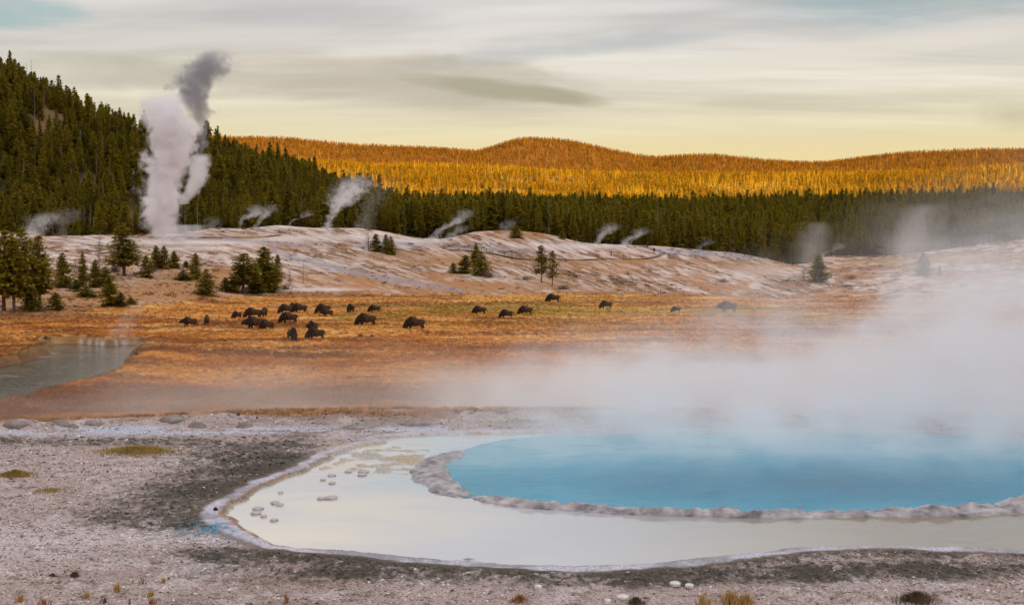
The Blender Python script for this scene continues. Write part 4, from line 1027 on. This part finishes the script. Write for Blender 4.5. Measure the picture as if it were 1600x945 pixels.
for k, (u, v, w, lab) in enumerate([
 (502,779,14,'left lobe of the joined pair of flat sinter slabs in mid shallows'), (517,778,24,'longer right slab of the joined pair in mid shallows'),
 (403,795,17,'rounded flat slab at the upper left of the five near the left shore'), (400,802,18,'widest of the flat slabs close to the left shore'),
 (412,807,11,'small slab touching the right end of the widest one near the left shore'), (430,786,16,'flat slab farther from shore, back one of an overlapping pair'),
 (437,789,12,'front slab of the overlapping pair farther from shore'), (428,813,13,'thin low sliver of sinter, nearest of the left shore group'),
 (519,755,12,'thin sinter sliver above the joined pair'), (505,750,9,'tiny sinter sliver left of the thin one above the joined pair'),
 (518,743,13,'tilted sinter chip below the orange crust terraces'), (568,737,18,'flat sinter plate at the edge of the terraced shallows'),
 (566,742,16,'second flat plate just in front of the plate by the terraces'), (544,737,11,'small sinter plate left of the two plates by the terraces'),
 (439,770,8,'tiny flat crust floating high in the left shallows')]):
    x, y = on_plane(u, v, POOLZ); wm = w * y / F / 2
    rock('sinter_plate', x, y, POOLZ + .012, wm*.95, wm*1.3, .024, M_slab, lab, 'sinter plate', 'sinter slabs in the shallow pool', 300+k, True)
x, y = on_plane(733, 875, POOLZ); 
vs = [(-.11,0,0),(-.03,.05,.015),(.11,.01,.01),(-.02,-.045,.012)]; me = mesh_from('fallen_leaf', vs, [0,3,2,1], [4], [principled('olive_leaf', None, (.20,.17,.04), .7)])
tag(link('fallen_leaf', me, None, (x, y, POOLZ + .01)), 'small olive leaf floating close to the near shore of the shallows', 'leaf')
for k, (u, v, w, lab) in enumerate([(1055,914,15,'white notched sinter chip, left of the pair below the right shore'), (1077,917,12,'white oval sinter chip, right of the pair below the right shore'),
 (974,935,17,'broad pale sinter flake beside the dark clump at the bottom edge'), (841,919,11,'greyish pale flake alone in the gravel below the shallows'), (950,941,10,'small pale flake left of the dark clump at the bottom edge')]):
    x, y, z = hit(u, v, 12, 40); wm = w * y / F / 2
    rock('sinter_flake', x, y, z + .02, wm*1.2, wm*1.5, .03, M_wslab, lab, 'sinter flake', 'white flakes on the gravel', 330+k, True)
for k, (u, v, w, h, lab) in enumerate([(94,663,26,9,'dark lump of crust left of the others on the far edge of the terrace'), (114,668,14,7,'small dark lump beside the bigger one on the far terrace edge'),
 (148,661,40,6,'long low brown crust ridge on the far terrace edge'), (308,668,26,13,'pointed grey rock on the far terrace edge, tallest of its row'), (384,668,24,11,'grey brown rock right of the pointed one on the terrace edge'),
 (24,664,50,12,'hazy broad crust mound at the far left terrace edge'), (270,655,50,9,'low brown crust mound between the long ridge and the pointed rock'), (560,668,70,6,'low broken crust bank behind the terraced shallows'),
 (650,662,60,8,'brown crust bank behind the back arm of the pool')]):
    x, y, z = hit(u, v, 30, 44) ; k_ = y / F
    rock('crust_rock', x, y, z - h*k_*.15, w*k_*(.6 if w < 35 else .4), w*k_*.3, h*k_*.95, M_dslab, lab, 'rock', 'crust rocks on the far terrace edge', 350+k)
x, y, z = hit(337, 797, 15, 40)
rock('black_stone', x, y, z + .02, .045, .045, .04, principled('black_rock', None, (.02,.02,.02), .8), 'small black stone on the lavender crust at the left shore', 'stone', None, 371)
def inst_tint(name, k0, k1, rough=0.9, mul=(1, 1, 1)):
    def f(nt, b):
        a = nt.add('ShaderNodeAttribute', attribute_name='shade', attribute_type='INSTANCER').outputs['Color']
        oi = nt.add('ShaderNodeObjectInfo').outputs['Random']
        c = nt.vmath('SCALE', a, scale=nt.mapr(oi, 0, 1, k0, k1))
        nt.put(b.inputs['Base Color'], nt.vmath('MULTIPLY', c, mul))
    return principled(name, f, rough=rough, spec=0.15)
M_straw = varied('dry_straw', (0.46, 0.27, 0.10), (0.62, 0.40, 0.17), 5, 0.9)
M_mat = varied('olive_straw_grass', (0.30, 0.22, 0.06), (0.50, 0.33, 0.11), 5, 0.9)
M_brush = varied('dark_dead_brush', (0.10, 0.07, 0.045), (0.22, 0.15, 0.10), 5, 0.9)
M_rusty = varied('rusty_dead_stems', (0.30, 0.13, 0.06), (0.48, 0.24, 0.12), 5, 0.9)
def blades(name, n, rx, ry, h, w, mat, seed, lean=.35, mound=0.0):
    g = random.Random(seed); vs, fs = [], []
    for i in range(n):
        a = g.uniform(0, 6.283); q = min(1.35, abs(g.gauss(0, .55))); x, y = q*rx*math.cos(a), q*ry*math.sin(a); z = mound * max(0, 1 - q*q)
        hh = h * g.uniform(.5, 1.1) * (1 - .35*q); b = g.uniform(0, 6.283); dx, dy = math.cos(b)*w/2, math.sin(b)*w/2
        lx, ly = g.gauss(0, lean)*hh + x/rx*hh*.3, g.gauss(0, lean)*hh + y/ry*hh*.3
        b0 = len(vs); vs += [(x-dx, y-dy, z-.02), (x+dx, y+dy, z-.02), (x+lx*.4+dx*.7, y+ly*.4+dy*.7, z+hh*.6), (x+lx*.4-dx*.7, y+ly*.4-dy*.7, z+hh*.6), (x+lx, y+ly, z+hh)]
        fs += [(b0, b0+1, b0+2, b0+3), (b0+3, b0+2, b0+4)]
    return to_mesh(name, vs, fs, mat)
for k, (u, v, w, h, mt, nb, lab, nm, cat) in enumerate([
 (215,706,124,7,M_mat,2600,'long low mat of olive dry grass behind the dark gravel on the left','grass_mat','grass'),
 (24,744,58,8,M_mat,1300,'short mat of straw coloured grass cut by the left edge','grass_mat','grass'),
 (82,766,74,2.5,M_mat,500,'faint thin patch of straw grass below the left mat','grass_mat','grass'),
 (1142,948,44,24,M_straw,260,'tall straw tuft at the bottom edge right of the two white chips','grass_tuft','grass'),
 (1166,950,26,22,M_straw,140,'thinner straw tuft right of the tall one at the bottom edge','grass_tuft','grass'),
 (1098,948,24,20,M_straw,80,'sparse straw wisps left of the tall tuft at the bottom edge','grass_tuft','grass'),
 (1432,939,58,12,M_brush,900,'dark matted clump of dead brush at the lower right','brush_clump','brush'),
 (994,945,26,10,M_brush,400,'dark small clump at the bottom edge beside the broad pale flake','brush_clump','brush'),
 (812,940,30,10,M_rusty,200,'rusty dead weed clump at the bottom centre','weed_clump','weeds'),
 (184,925,14,17,M_straw,60,'upright orange weed at the lower left, tallest of its group','weed_tuft','weeds'),
 (136,934,12,12,M_straw,50,'orange weed left of the tallest one at the lower left','weed_tuft','weeds'),
 (33,940,16,16,M_straw,60,'orange weed near the bottom left corner','weed_tuft','weeds'),
 (256,910,11,10,M_straw,40,'orange weed farthest right and highest of the lower left group','weed_tuft','weeds'),
 (235,932,14,12,M_straw,50,'orange brown weed right of the dark twig at the lower left','weed_tuft','weeds'),
 (202,945,6,19,M_brush,9,'single dark upright twig at the bottom left','dead_twig','twig'),
 (223,912,8,15,M_rusty,14,'thin reddish twig between orange weeds at the lower left','dead_twig','twig'),
 (448,942,14,26,M_rusty,22,'thin red branching stem at the bottom left of centre','dead_twig','twig'),
 (162,942,16,12,M_brush,40,'low dark weed at the bottom edge between two orange weeds','weed_tuft','weeds'),
 (117,901,16,7,M_brush,200,'small dark brush knot above the orange weeds','brush_clump','brush'),
 (82,900,14,4,M_brush,120,'flat dark brush patch left of the small knot','brush_clump','brush'),
 (238,944,18,11,M_rusty,50,'reddish weed at the bottom edge right of the single twig','weed_tuft','weeds'),
 (68,949,18,12,M_rusty,50,'reddish low weed at the bottom edge near the corner','weed_tuft','weeds')]):
    x, y, z = hit(u, min(v, 944), 12, 44); kx = y / F; rx = w * kx / 2; dpt = max(rx * .8, rx*.4)
    if nm == 'grass_mat': dpt = min(rx*.75, 0.9)
    me = blades(nm, nb, rx, dpt, h*kx*1.1, .008 + .004*kx*F/25 if nb > 30 else .012, mt, 400+k, .45 if h < 14 else .22, h*kx*.35 if 'clump' in nm or 'mat' in nm else 0)
    tag(link(nm, me, None, (x, y, z)), lab, cat)
# scrub by the far trees
for k, (u, v, w, h, lab) in enumerate([(100,448,34,16,'purplish bare scrub under the loose conifer on the left'), (180,425,26,14,'greyish bare scrub left of the big open crowned pine'),
   (240,424,40,7,'low brown scrub line under the tight pair of pines'), (765,434,26,11,'grey bare scrub at the right foot of the middle clump'), (880,452,40,9,'dark low brush on the slope beside the spindly pines'),
   (445,452,20,8,'bare scrub right of the central pine clump'), (1130,441,30,6,'low brush near the right end of the long mound'), (60,487,30,8,'pale dead brush at the foot of the tall left clump'), (820,437,60,7,'dark heath patch behind the spindly pines'),
   (130,487,90,4,'fallen grey brushwood along the meadow edge'), (1330,436,40,10,'misty low brush on the right slope')]):
    x, y, z = hit(u, v, 200, 478); kx = y / F
    me = blades('scrub', 190, w*kx/2, w*kx*.3, h*kx*1.1, .06, M_folgrey if k not in (4, 8) else M_brush, 500+k, .5, 0)
    tag(link('bare_scrub', me, None, (x, y, z)), lab, 'shrub')

# gravel chips on the terrace and grass clumps on the meadow
def points_in(n, rlo, rhi, seed, uniform_px=True):
    g = np.random.default_rng(seed); th = np.arctan((g.uniform(-320, 1900, n) - 800) / F)
    rr = 1 / g.uniform(1/rhi, 1/rlo, n) if uniform_px else np.sqrt(g.uniform(rlo**2, rhi**2, n))
    return rr*np.sin(th), rr*np.cos(th), g
def add_shade(o, rgb):
    a = o.data.attributes.new('shade', 'FLOAT_COLOR', 'POINT'); a.data.foreach_set('color', np.hstack([rgb, np.ones((len(rgb), 1))]).astype(np.float32).ravel())
M_chip = inst_tint('gravel_chip', .65, 1.42)
def chip(seed):
    bm = bmesh.new(); bmesh.ops.create_icosphere(bm, subdivisions=1, radius=1); g = random.Random(seed)
    for q in bm.verts: q.co *= g.uniform(.6, 1.2)
    me = bpy.data.meshes.new('chip'); bm.to_mesh(me); bm.free(); me.materials.append(M_chip); return bpy.data.objects.new('chip', me)
x, y, g = points_in(180000, 16, 40.3, 21)
d = poly_dist(x, y, WATER); k = d > .45; x, y = x[k], y[k]; z = height(x, y); n = len(x)
cl_ = fbm(x*2.5, y*2.5, 601, 3); s = np.exp(g.normal(-4.45, .42, n)) * (0.7 + .6*cl_) * np.clip(np.hypot(x, y)/24, .8, 1.4)
tint = ground_colour(x, y, z); white = (g.random(n) < .07 * (tint[:, 0] > .25) + .015)[:, None]; tint = np.where(white, tint*.3 + .5, tint)
darkc = (g.random(n) < .16)[:, None]; tint = np.where(darkc, tint*.35, tint)
o = instancer('gravel', np.stack([x, y, z + s*.2], -1), g.normal(0, .25, (n, 3)) + np.stack([0*x, 0*x, g.uniform(0, 6.28, n)], -1), np.stack([s*1.3, s, s*.55], -1), g.integers(0, 4, n), [chip(i) for i in range(4)],
          kind='stuff', label='pinkish and black sinter gravel around the hot spring', category='gravel')
add_shade(o, tint)
M_blade = inst_tint('meadow_blades', .72, 1.35)
x, y, g = points_in(112000, 93, 310, 22); xx2, yy2, _ = points_in(38000, 93, 150, 23); x = np.concatenate([x, xx2]); y = np.concatenate([y, yy2])
z = height(x, y); r = np.hypot(x, y); u, v = proj(x, y, z); n = len(x)
k = (z < MEADOW + 1.6) & (z > RIVZ + .15) & (r < np.interp(u, UU, toe_r) + 4); rd = np.where(x < -15, poly_dist(x, y, RIVER), 99); k &= rd > .8
x, y, z, u, v = x[k], y[k], z[k], u[k], v[k]; n = len(x); g = np.random.default_rng(24)
tint = ground_colour(x, y, z); cl_ = fbm(x*.15, y*.15, 611, 3); s = g.uniform(.5, 1.1, n) * (.35 + 1.0*cl_)
fx_, fy_, _g = points_in(5000, 38.6, 43, 25); fr_ = np.hypot(fx_, fy_); fk = (fbm(fx_*.8, fy_*.8, 613, 3) + (fr_ - 40) * .10 > .56); fx_, fy_ = fx_[fk], fy_[fk]; m_ = len(fx_)
x = np.concatenate([x, fx_]); y = np.concatenate([y, fy_]); z = np.concatenate([z, height(fx_, fy_)]); s = np.concatenate([s, g.uniform(.12, .38, m_)])
tint = np.vstack([tint, np.tile(C(.50, .30, .15), (m_, 1)) * g.uniform(.6, 1.3, m_)[:, None]]); n = len(x)
o = instancer('meadow_grass', np.stack([x, y, z], -1), np.stack([0*x, 0*x, g.uniform(0, 6.28, n)], -1), np.stack([s, s, s*.9], -1), g.integers(0, 4, n),
          [bpy.data.objects.new('clump', blades('clump', 26, .5, .5, .42, .05, M_blade, 700+i, .4)) for i in range(4)],
          kind='stuff', label='orange and straw coloured dry meadow grass', category='grass')
add_shade(o, np.clip(tint * g.normal(1.05, .13, n)[:, None], .02, .9))
x, y, g = points_in(60000, 240, 500, 31, False)
z = height(x, y); r = np.hypot(x, y); u, v = proj(x, y, z); tint = ground_colour(x, y, z)
brown = np.clip((.50 - tint[:, 0]) / .25, 0, 1) * .55 + (u < 340) * (v > 400) * .5
k = (r > np.interp(u, UU, toe_r) - 4) & (g.random(len(x)) < brown) & (fbm(x*.2, y*.2, 621, 3) > .40); x, y, z, tint = x[k], y[k], z[k], tint[k]; n = len(x)
s = np.exp(g.normal(-.55, .45, n)); tint = np.clip(tint * g.uniform(.35, 1.15, n)[:, None], .02, .8)
o = instancer('slope_scrub', np.stack([x, y, z], -1), np.stack([0*x, 0*x, g.uniform(0, 6.28, n)], -1), np.stack([s*1.3, s*1.3, s*.8], -1), g.integers(0, 3, n),
          [bpy.data.objects.new('clump', blades('clump', 22, .6, .6, .5, .07, M_blade, 720+i, .5)) for i in range(3)],
          kind='stuff', label='brown low scrub and dry grass scattered over the sinter slope', category='scrub')
add_shade(o, tint)
# low rushes and tufts standing out in the meadow
for k, (u, v, w, h, lab) in enumerate([(563,527,8,7,'dark round grass tussock below the striding bison, left of a pair'), (581,527,8,6,'dark round grass tussock below the striding bison, right of a pair'),
   (213,556,6,9,'dark upright reed at the river bend bank'), (72,530,26,6,'greenish tussock on the river bank at the left'), (405,545,6,4,'small dark tussock left of the nearest single bison'), (668,521,9,5,'dark tussock under the single big grazing bison'),
   (30,553,60,14,'orange grassy hummock on the near left river bank'), (350,572,50,9,'dark grass clump on the meadow below the herd')]):
    x, y, z = hit(u, v, 92, 320); kx = y / F
    tag(link('tussock', blades('tussock', 130 if k not in (6, 7) else 260, w*kx/2, w*kx*.3, h*kx*(1 if k < 6 else .6), .04, M_brush if k < 6 else M_straw, 800+k, .35, 0), None, (x, y, z)), lab, 'tussock')

# ------------------------------------------------------------------ steam
def float_curve(nt, fac, pts):
    n = nt.add('ShaderNodeFloatCurve'); nt.put(n.inputs['Value'], fac); c = n.mapping.curves[0]; n.mapping.use_clip = False
    c.points[0].location = pts[0]; c.points[1].location = pts[-1]
    for q in pts[1:-1]: c.points.new(*q)
    n.mapping.update(); return n.outputs[0]
def steam_plume(u, v, H, cx, rad, D, k, amp, nsc, color, label, rmin=330, rmax=478, name='steam_plume', dy=0, step=0.5, detail=4, warp=0.0, z0=0.0, kind=None, squash=1.0, ground_fade=0.0, dist=None, top=.86):
    if dist: dr_ = ray(u, v) * dist; x, y, z = dr_[0], dr_[1], dr_[2] + CAMZ
    else: x, y, z = hit(u, v, rmin, rmax)
    y += dy
    n = 34; t = np.linspace(0, 1, n); m = 20
    cu = lambda q: smooth_interp(t, [a for a, _ in q], [b for _, b in q])
    X = cu(cx); Rr = cu(rad); Rh = Rr * (1.0 + .45*amp) + .15; cap = np.sqrt(np.clip(1 - (2*t-1)**26, 0.0, 1)); cap[0] = cap[-1] = .02
    a = np.arange(m) * 2*math.pi / m
    co = np.stack([X[:, None] + (Rh*cap)[:, None]*np.cos(a), squash*(Rh*cap)[:, None]*np.sin(a), np.repeat((t*H)[:, None], m, 1)], -1).reshape(-1, 3)
    f = grid_faces(n, m, True); caps = np.concatenate([np.arange(m)[::-1], (n-1)*m + np.arange(m)])
    mt, nt, out = new_mat(name)
    tc = nt.add('ShaderNodeTexCoord').outputs['Object']; sp = nt.add('ShaderNodeSeparateXYZ'); nt.put(sp.inputs[0], tc)
    tz = nt.math('DIVIDE', sp.outputs[2], H)
    off = 2000.0 * (hash(label) % 97) / 97 if False else float(sum(map(ord, label)) % 97)
    nv = nt.vmath('ADD', tc, (off, off*.37, 0))
    N = nt.noise(nv, nsc, detail, .58, warp)
    M = max(abs(b) for _, b in cx) + .01; RM = max(b for _, b in rad)
    cc = nt.math('MULTIPLY', nt.math('SUBTRACT', float_curve(nt, tz, [(p, .5 + b/M/2) for p, b in cx]), .5), 2*M)
    rr = nt.math('MAXIMUM', nt.math('MULTIPLY', float_curve(nt, tz, [(p, b/RM) for p, b in rad]), RM), .05)
    dx = nt.math('DIVIDE', nt.math('SUBTRACT', sp.outputs[0], cc), rr); dyy = nt.math('DIVIDE', sp.outputs[1], nt.math('MULTIPLY', rr, squash))
    dd = nt.math('SQRT', nt.math('ADD', nt.math('MULTIPLY', dx, dx), nt.math('MULTIPLY', dyy, dyy)))
    e = nt.math('ADD', nt.math('SUBTRACT', .80, dd), nt.math('MULTIPLY', nt.math('SUBTRACT', N, .5), amp*2))
    den = nt.math('MULTIPLY', e, k, clamp=True)
    den = nt.math('MULTIPLY', den, nt.mapr(tz, .98, top)); 
    if ground_fade: den = nt.math('MULTIPLY', den, nt.mapr(tz, 0, ground_fade))
    den = nt.math('MULTIPLY', den, D)
    pv = nt.add('ShaderNodeVolumePrincipled'); pv.inputs['Color'].default_value = (*color, 1); pv.inputs['Anisotropy'].default_value = 0.0
    nt.put(pv.inputs['Density'], den); nt.l.new(pv.outputs[0], out.inputs['Volume'])
    mt.cycles.volume_step_rate = step
    me = mesh_from(name, co, np.concatenate([f.ravel(), caps]), np.concatenate([np.full(len(f), 4), [m, m]]), [mt])
    bm = bmesh.new(); bm.from_mesh(me); bmesh.ops.recalc_face_normals(bm, faces=bm.faces); bm.to_mesh(me); bm.free()
    return tag(link(name, me, None, (x, y, z + z0)), label, 'steam', None, kind)
W1 = (1.0, .985, 1.0)
steam_plume(246, 371, 44, [(0, 0), (.2, 1.0), (.4, 2.6), (.6, 4.6), (.75, 4.2), (.88, 2.6), (1, 3.0)], [(0, 5.0), (.15, 6.8), (.35, 7.6), (.55, 8.3), (.75, 9.2), (.9, 8.4), (1, 5.0)], .6, 2.1, 1.35, .21, W1,
            'tall billowing white column of geyser steam rising on the left', step=.25, detail=6, warp=.9, name='geyser_steam')
steam_plume(304, 240, 34, [(0, 2), (.2, 3.0), (.4, 1.2), (.6, 0), (.8, 4.0), (1, 7.5)], [(0, 1.5), (.2, 3.2), (.45, 6.4), (.65, 8.4), (.82, 8.2), (1, 5.0)], .32, 1.8, 1.6, .20, (.56, .55, .60),  # shade on the puff is put into its grey volume colour
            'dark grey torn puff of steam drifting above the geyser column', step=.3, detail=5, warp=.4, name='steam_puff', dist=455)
steam_plume(300, 320, 17, [(0, -3), (.5, 1.5), (1, 3.4)], [(0, 2.5), (.4, 4.4), (.8, 4.6), (1, 2.5)], .35, 3.0, .75, .28, W1,
            'ragged side wisp torn off the right flank of the geyser column', step=.35, detail=4, warp=.3, name='steam_wisp', dist=455)
steam_plume(270, 377, 5, [(0, 0), (1, 4)], [(0, 12), (.5, 11), (1, 8)], .13, 2.0, .8, .3, W1, 'low spray and steam spreading at the foot of the geyser', step=.5, name='steam_wisp', squash=.5, ground_fade=.2)

SP = 'small steam plumes rising behind the mound'
for (u, v, H, cx, rad, D, lab) in [
 (60,363,6.5,[(0,-4),(.5,0),(1,6)],[(0,4.5),(.5,4.5),(1,3.2)],.28,'wide bluish steam patch before the forest at the far left'),
 (100,350,8,[(0,-1),(1,2)],[(0,2.5),(.5,4),(1,2.5)],.07,'faint thin steam rising right of the bluish patch at the far left'),
 (382,360,7,[(0,-1.5),(.5,.5),(1,4)],[(0,.9),(.5,1.7),(1,2.6)],.5,'thin slanted steam wisp left of the white mound'),
 (406,357,6.5,[(0,-2),(.5,1),(1,5)],[(0,1.0),(.5,1.8),(1,2.2)],.5,'slanted steam wisp touching the left side of the white mound'),
 (452,352,4.5,[(0,0),(.5,3),(1,7)],[(0,.7),(.5,1.1),(1,1.6)],.32,'faint teal steam streak above the right of the white mound'),
 (330,362,4,[(0,0),(1,1)],[(0,2.5),(1,2)],.16,'faint low steam just right of the geyser foot'),
 (516,361,15,[(0,-2.5),(.3,1.8),(.6,6.0),(1,10.8)],[(0,1.8),(.3,3.0),(.6,3.9),(1,4.4)],.8,'large white steam plume slanting right before the forest'),
 (575,352,15,[(0,-2),(.5,1),(1,6)],[(0,4),(.5,4.5),(1,4)],.045,'thin veil of steam trailing right of the large slanting plume'),
 (688,375,8.5,[(0,-3),(.3,.5),(.6,6),(1,10.5)],[(0,2.0),(.4,2.0),(.7,2.3),(1,2.6)],.45,'broken steam plume drifting right over the sinter between the clumps'),
 (705,374,4,[(0,0),(1,3)],[(0,2.5),(1,2)],.25,'low white steam beside the broken plume on the sinter'),
 (788,371,5,[(0,-1),(1,3)],[(0,1.5),(1,2.2)],.25,'small faint steam at the brown knoll'),
 (937,384,6.5,[(0,-1.5),(.5,1.5),(1,4.5)],[(0,1.4),(.5,2.4),(1,2.4)],.42,'left steam wisp of the pair behind the boardwalk'),
 (980,386,5.5,[(0,-1.5),(.5,1.5),(1,6)],[(0,2.2),(.5,2.2),(1,2)],.40,'right steam wisp of the pair behind the boardwalk, near the bend'),
 (1096,396,4.5,[(0,0),(1,1)],[(0,1.6),(1,1.2)],.20,'faint puff against the forest above the long mound'),
 (1285,404,4.5,[(0,-.3),(.5,1),(1,6)],[(0,1.3),(.5,1.5),(1,1.6)],.42,'small bright puff above the gap between the mounds')]:
    jj = (sum(map(ord, lab)) % 7 - 3) * .25
    cw = [(0, cx[0][1]*.7), (.3, cx[0][1] + (cx[-1][1]-cx[0][1])*.25 + jj), (.62, cx[0][1] + (cx[-1][1]-cx[0][1])*.62 - jj*1.5), (1, cx[-1][1]*.9)]
    rw = [(0, rad[0][1]*1.5), (.25, rad[0][1]*.95), (.55, max(q for _, q in rad)*1.25), (.8, max(q for _, q in rad)*1.5), (1, max(q for _, q in rad)*1.0)]
    steam_plume(u, v, H*1.2, cw, rw, D*.75, 1.2, 1.9, .60, W1, lab, rmin=425, rmax=478, step=.35, detail=5, warp=.8, top=.25)
steam_plume(1262, 408, 14, [(0, 0), (1, 3)], [(0, 8), (.5, 8), (1, 6)], .035, 1.6, .6, .15, W1, 'thin grey veil of steam in the gap left of the small bright puff', rmin=425, step=.6)
steam_plume(1425, 398, 17, [(0, -4), (1, 4)], [(0, 9), (.5, 11), (1, 9)], .035, 1.6, .6, .12, W1, 'broad thin veil of steam before the forest above the right slope', rmin=425, step=.6)
# mist rolling off the blue spring: density falls with height and thickens to the right, all in world metres
def mist(name, hull_pts, zlo, ztop, build, label, step, color=(.985, .985, 1.0)):
    """closed hull: outline polygon swept from zlo to the top surface ztop(x, y)"""
    bm = bmesh.new(); P = smooth_poly(hull_pts, True, 5); n = len(P); c = np.mean(P, axis=0)
    rings = [(1.0, 0.0), (1.0, .55), (.93, .85), (.75, 1.0), (.4, 1.0), (.05, 1.0)]
    rows = []
    for s, f in rings:
        row = []
        for q in P:
            p = c + (np.array(q) - c) * s; row.append(bm.verts.new((p[0], p[1], zlo + (ztop(p[0], p[1]) - zlo) * f)))
        rows.append(row)
    for a, b in zip(rows[:-1], rows[1:]):
        for i in range(n): bm.faces.new((a[i], a[(i+1) % n], b[(i+1) % n], b[i]))
    bm.faces.new(rows[0][::-1]); bm.faces.new(rows[-1])
    bmesh.ops.recalc_face_normals(bm, faces=bm.faces)
    me = bpy.data.meshes.new(name); bm.to_mesh(me); bm.free()
    mt, nt, out = new_mat(name); g = nt.add('ShaderNodeNewGeometry').outputs['Position']; sp = nt.add('ShaderNodeSeparateXYZ'); nt.put(sp.inputs[0], g)
    pv = nt.add('ShaderNodeVolumePrincipled'); pv.inputs['Color'].default_value = (*color, 1)
    nt.put(pv.inputs['Density'], build(nt, g, sp.outputs)); nt.l.new(pv.outputs[0], out.inputs['Volume']); mt.cycles.volume_step_rate = step
    me.materials.append(mt)
    return link(name, me, None, None, kind='stuff', label=label, category='mist')
def spring_mist(nt, g, xyz):
    x, y, z = xyz
    n1 = nt.noise(nt.mapping(g, scale=(.20, .16, .34)), 1.0, 4, .55, .3)
    n2 = nt.noise(nt.mapping(g, loc=(9, 3, 1), scale=(.7, .4, .9)), 1.0, 3, .55, .2)
    hs = nt.math('ADD', .7, nt.math('MULTIPLY', nt.math('POWER', nt.math('MAXIMUM', nt.math('SUBTRACT', x, 1.0), 0.0), 1.65), .034))
    hs = nt.math('MULTIPLY', hs, nt.mapr(n1, .36, .64, .35, 1.7))
    q = nt.math('DIVIDE', nt.math('MAXIMUM', z, 0.0), hs)
    prof = nt.math('EXPONENT', nt.math('MULTIPLY', nt.math('MULTIPLY', q, q), -1.0))
    tail = nt.math('MULTIPLY', nt.math('EXPONENT', nt.math('MULTIPLY', q, -.55)), nt.mapr(x, 8.0, 17.0, 0.003, 0.04))
    low = nt.math('MULTIPLY', nt.math('EXPONENT', nt.math('MULTIPLY', nt.math('MAXIMUM', z, 0.0), -1.6)), nt.math('MULTIPLY', nt.mapr(y, 27.5, 37.5, 0, .42, smooth=True), nt.mapr(x, -4.0, 2.5)))
    d = nt.math('ADD', nt.math('ADD', nt.math('MULTIPLY', prof, .19), tail), low)
    d = nt.math('MULTIPLY', d, nt.mapr(n2, .36, .64, .12, 2.1))
    d = nt.math('MULTIPLY', d, nt.mapr(x, -5.5, 7.5, smooth=True))
    d = nt.math('MULTIPLY', d, nt.mapr(y, 25.5, 36.5, smooth=True))
    d = nt.math('MULTIPLY', d, nt.mapr(y, 54.0, 47.0, smooth=True))
    top = nt.math('ADD', 2.6, nt.math('MULTIPLY', nt.math('MINIMUM', nt.math('MAXIMUM', x, 0.0), 20.0), .40))
    d = nt.math('MULTIPLY', d, nt.mapr(nt.math('DIVIDE', z, top), .97, .55, smooth=True))
    return nt.math('MULTIPLY', d, nt.mapr(x, 29.0, 24.0, smooth=True))
mist('spring_mist', [(-7, 27), (-7, 52), (4, 56), (20, 56), (31, 54), (32, 40), (30, 26), (18, 24), (2, 24.5)], -1.5, lambda x, y: 2.6 + max(0, min(x, 20)) * .40, spring_mist,
     'thick pale mist drifting to the right over the blue spring', .35)
def low_mist(nt, g, xyz):
    x, y, z = xyz
    n1 = nt.noise(nt.mapping(g, scale=(.10, .07, .3)), 1.0, 4, .55, .3)
    hs = nt.math('MULTIPLY', nt.mapr(n1, .35, .65, .35, 1.4), .65)
    q = nt.math('DIVIDE', nt.math('MAXIMUM', nt.math('ADD', z, .6), 0.0), hs)
    d = nt.math('MULTIPLY', nt.math('EXPONENT', nt.math('MULTIPLY', q, -1.0)), nt.math('MULTIPLY', nt.mapr(x, -16, -5, .03, .12), nt.math('MULTIPLY', nt.mapr(x, -17.5, -13, smooth=True), nt.mapr(x, 9.5, 5.0, smooth=True))))
    d = nt.math('MULTIPLY', d, nt.mapr(n1, .42, .62, .05, 1.0))
    return nt.math('MULTIPLY', d, nt.math('MULTIPLY', nt.mapr(y, 38, 43, smooth=True), nt.mapr(y, 60, 52, smooth=True)))
mist('terrace_mist', [(-18, 38), (-20, 60), (-5, 61), (10, 60), (10, 40), (-4, 39)], -2.0, lambda x, y: 1.6, low_mist, 'thin low mist along the far edge of the terrace', .4)
def river_mist(nt, g, xyz):
    x, y, z = xyz
    n1 = nt.noise(nt.mapping(g, scale=(.07, .07, .2)), 1.0, 4, .55, .3)
    q = nt.math('DIVIDE', nt.math('MAXIMUM', nt.math('ADD', z, 8.3), 0.0), nt.mapr(n1, .3, .7, .5, 2.0))
    d = nt.math('MULTIPLY', nt.math('EXPONENT', nt.math('MULTIPLY', nt.math('MULTIPLY', q, q), -1.0)), .06)
    e = nt.vmath('LENGTH', nt.vmath('MULTIPLY', nt.vmath('SUBTRACT', g, (-37.0, 99.0, -8.0)), (.05, .11, 0)))
    return nt.math('MULTIPLY', nt.math('MULTIPLY', d, nt.mapr(n1, .3, .6, .5, 1.2)), nt.mapr(e, 1.0, .45, smooth=True))
mist('river_mist', [(-58, 92), (-58, 118), (-38, 120), (-20, 112), (-18, 96), (-36, 90)], -9.0, lambda x, y: -3.0, river_mist, 'pale mist lying over the near bank of the river at the left', .4)
steam_plume(203, 541, 5.5, [(0, -2), (1, 1)], [(0, 3), (.5, 2.6), (1, 1.5)], .06, 2.0, .9, .6, W1, 'small steam wisp at the bend where the river turns', rmin=110, rmax=220, step=.5)
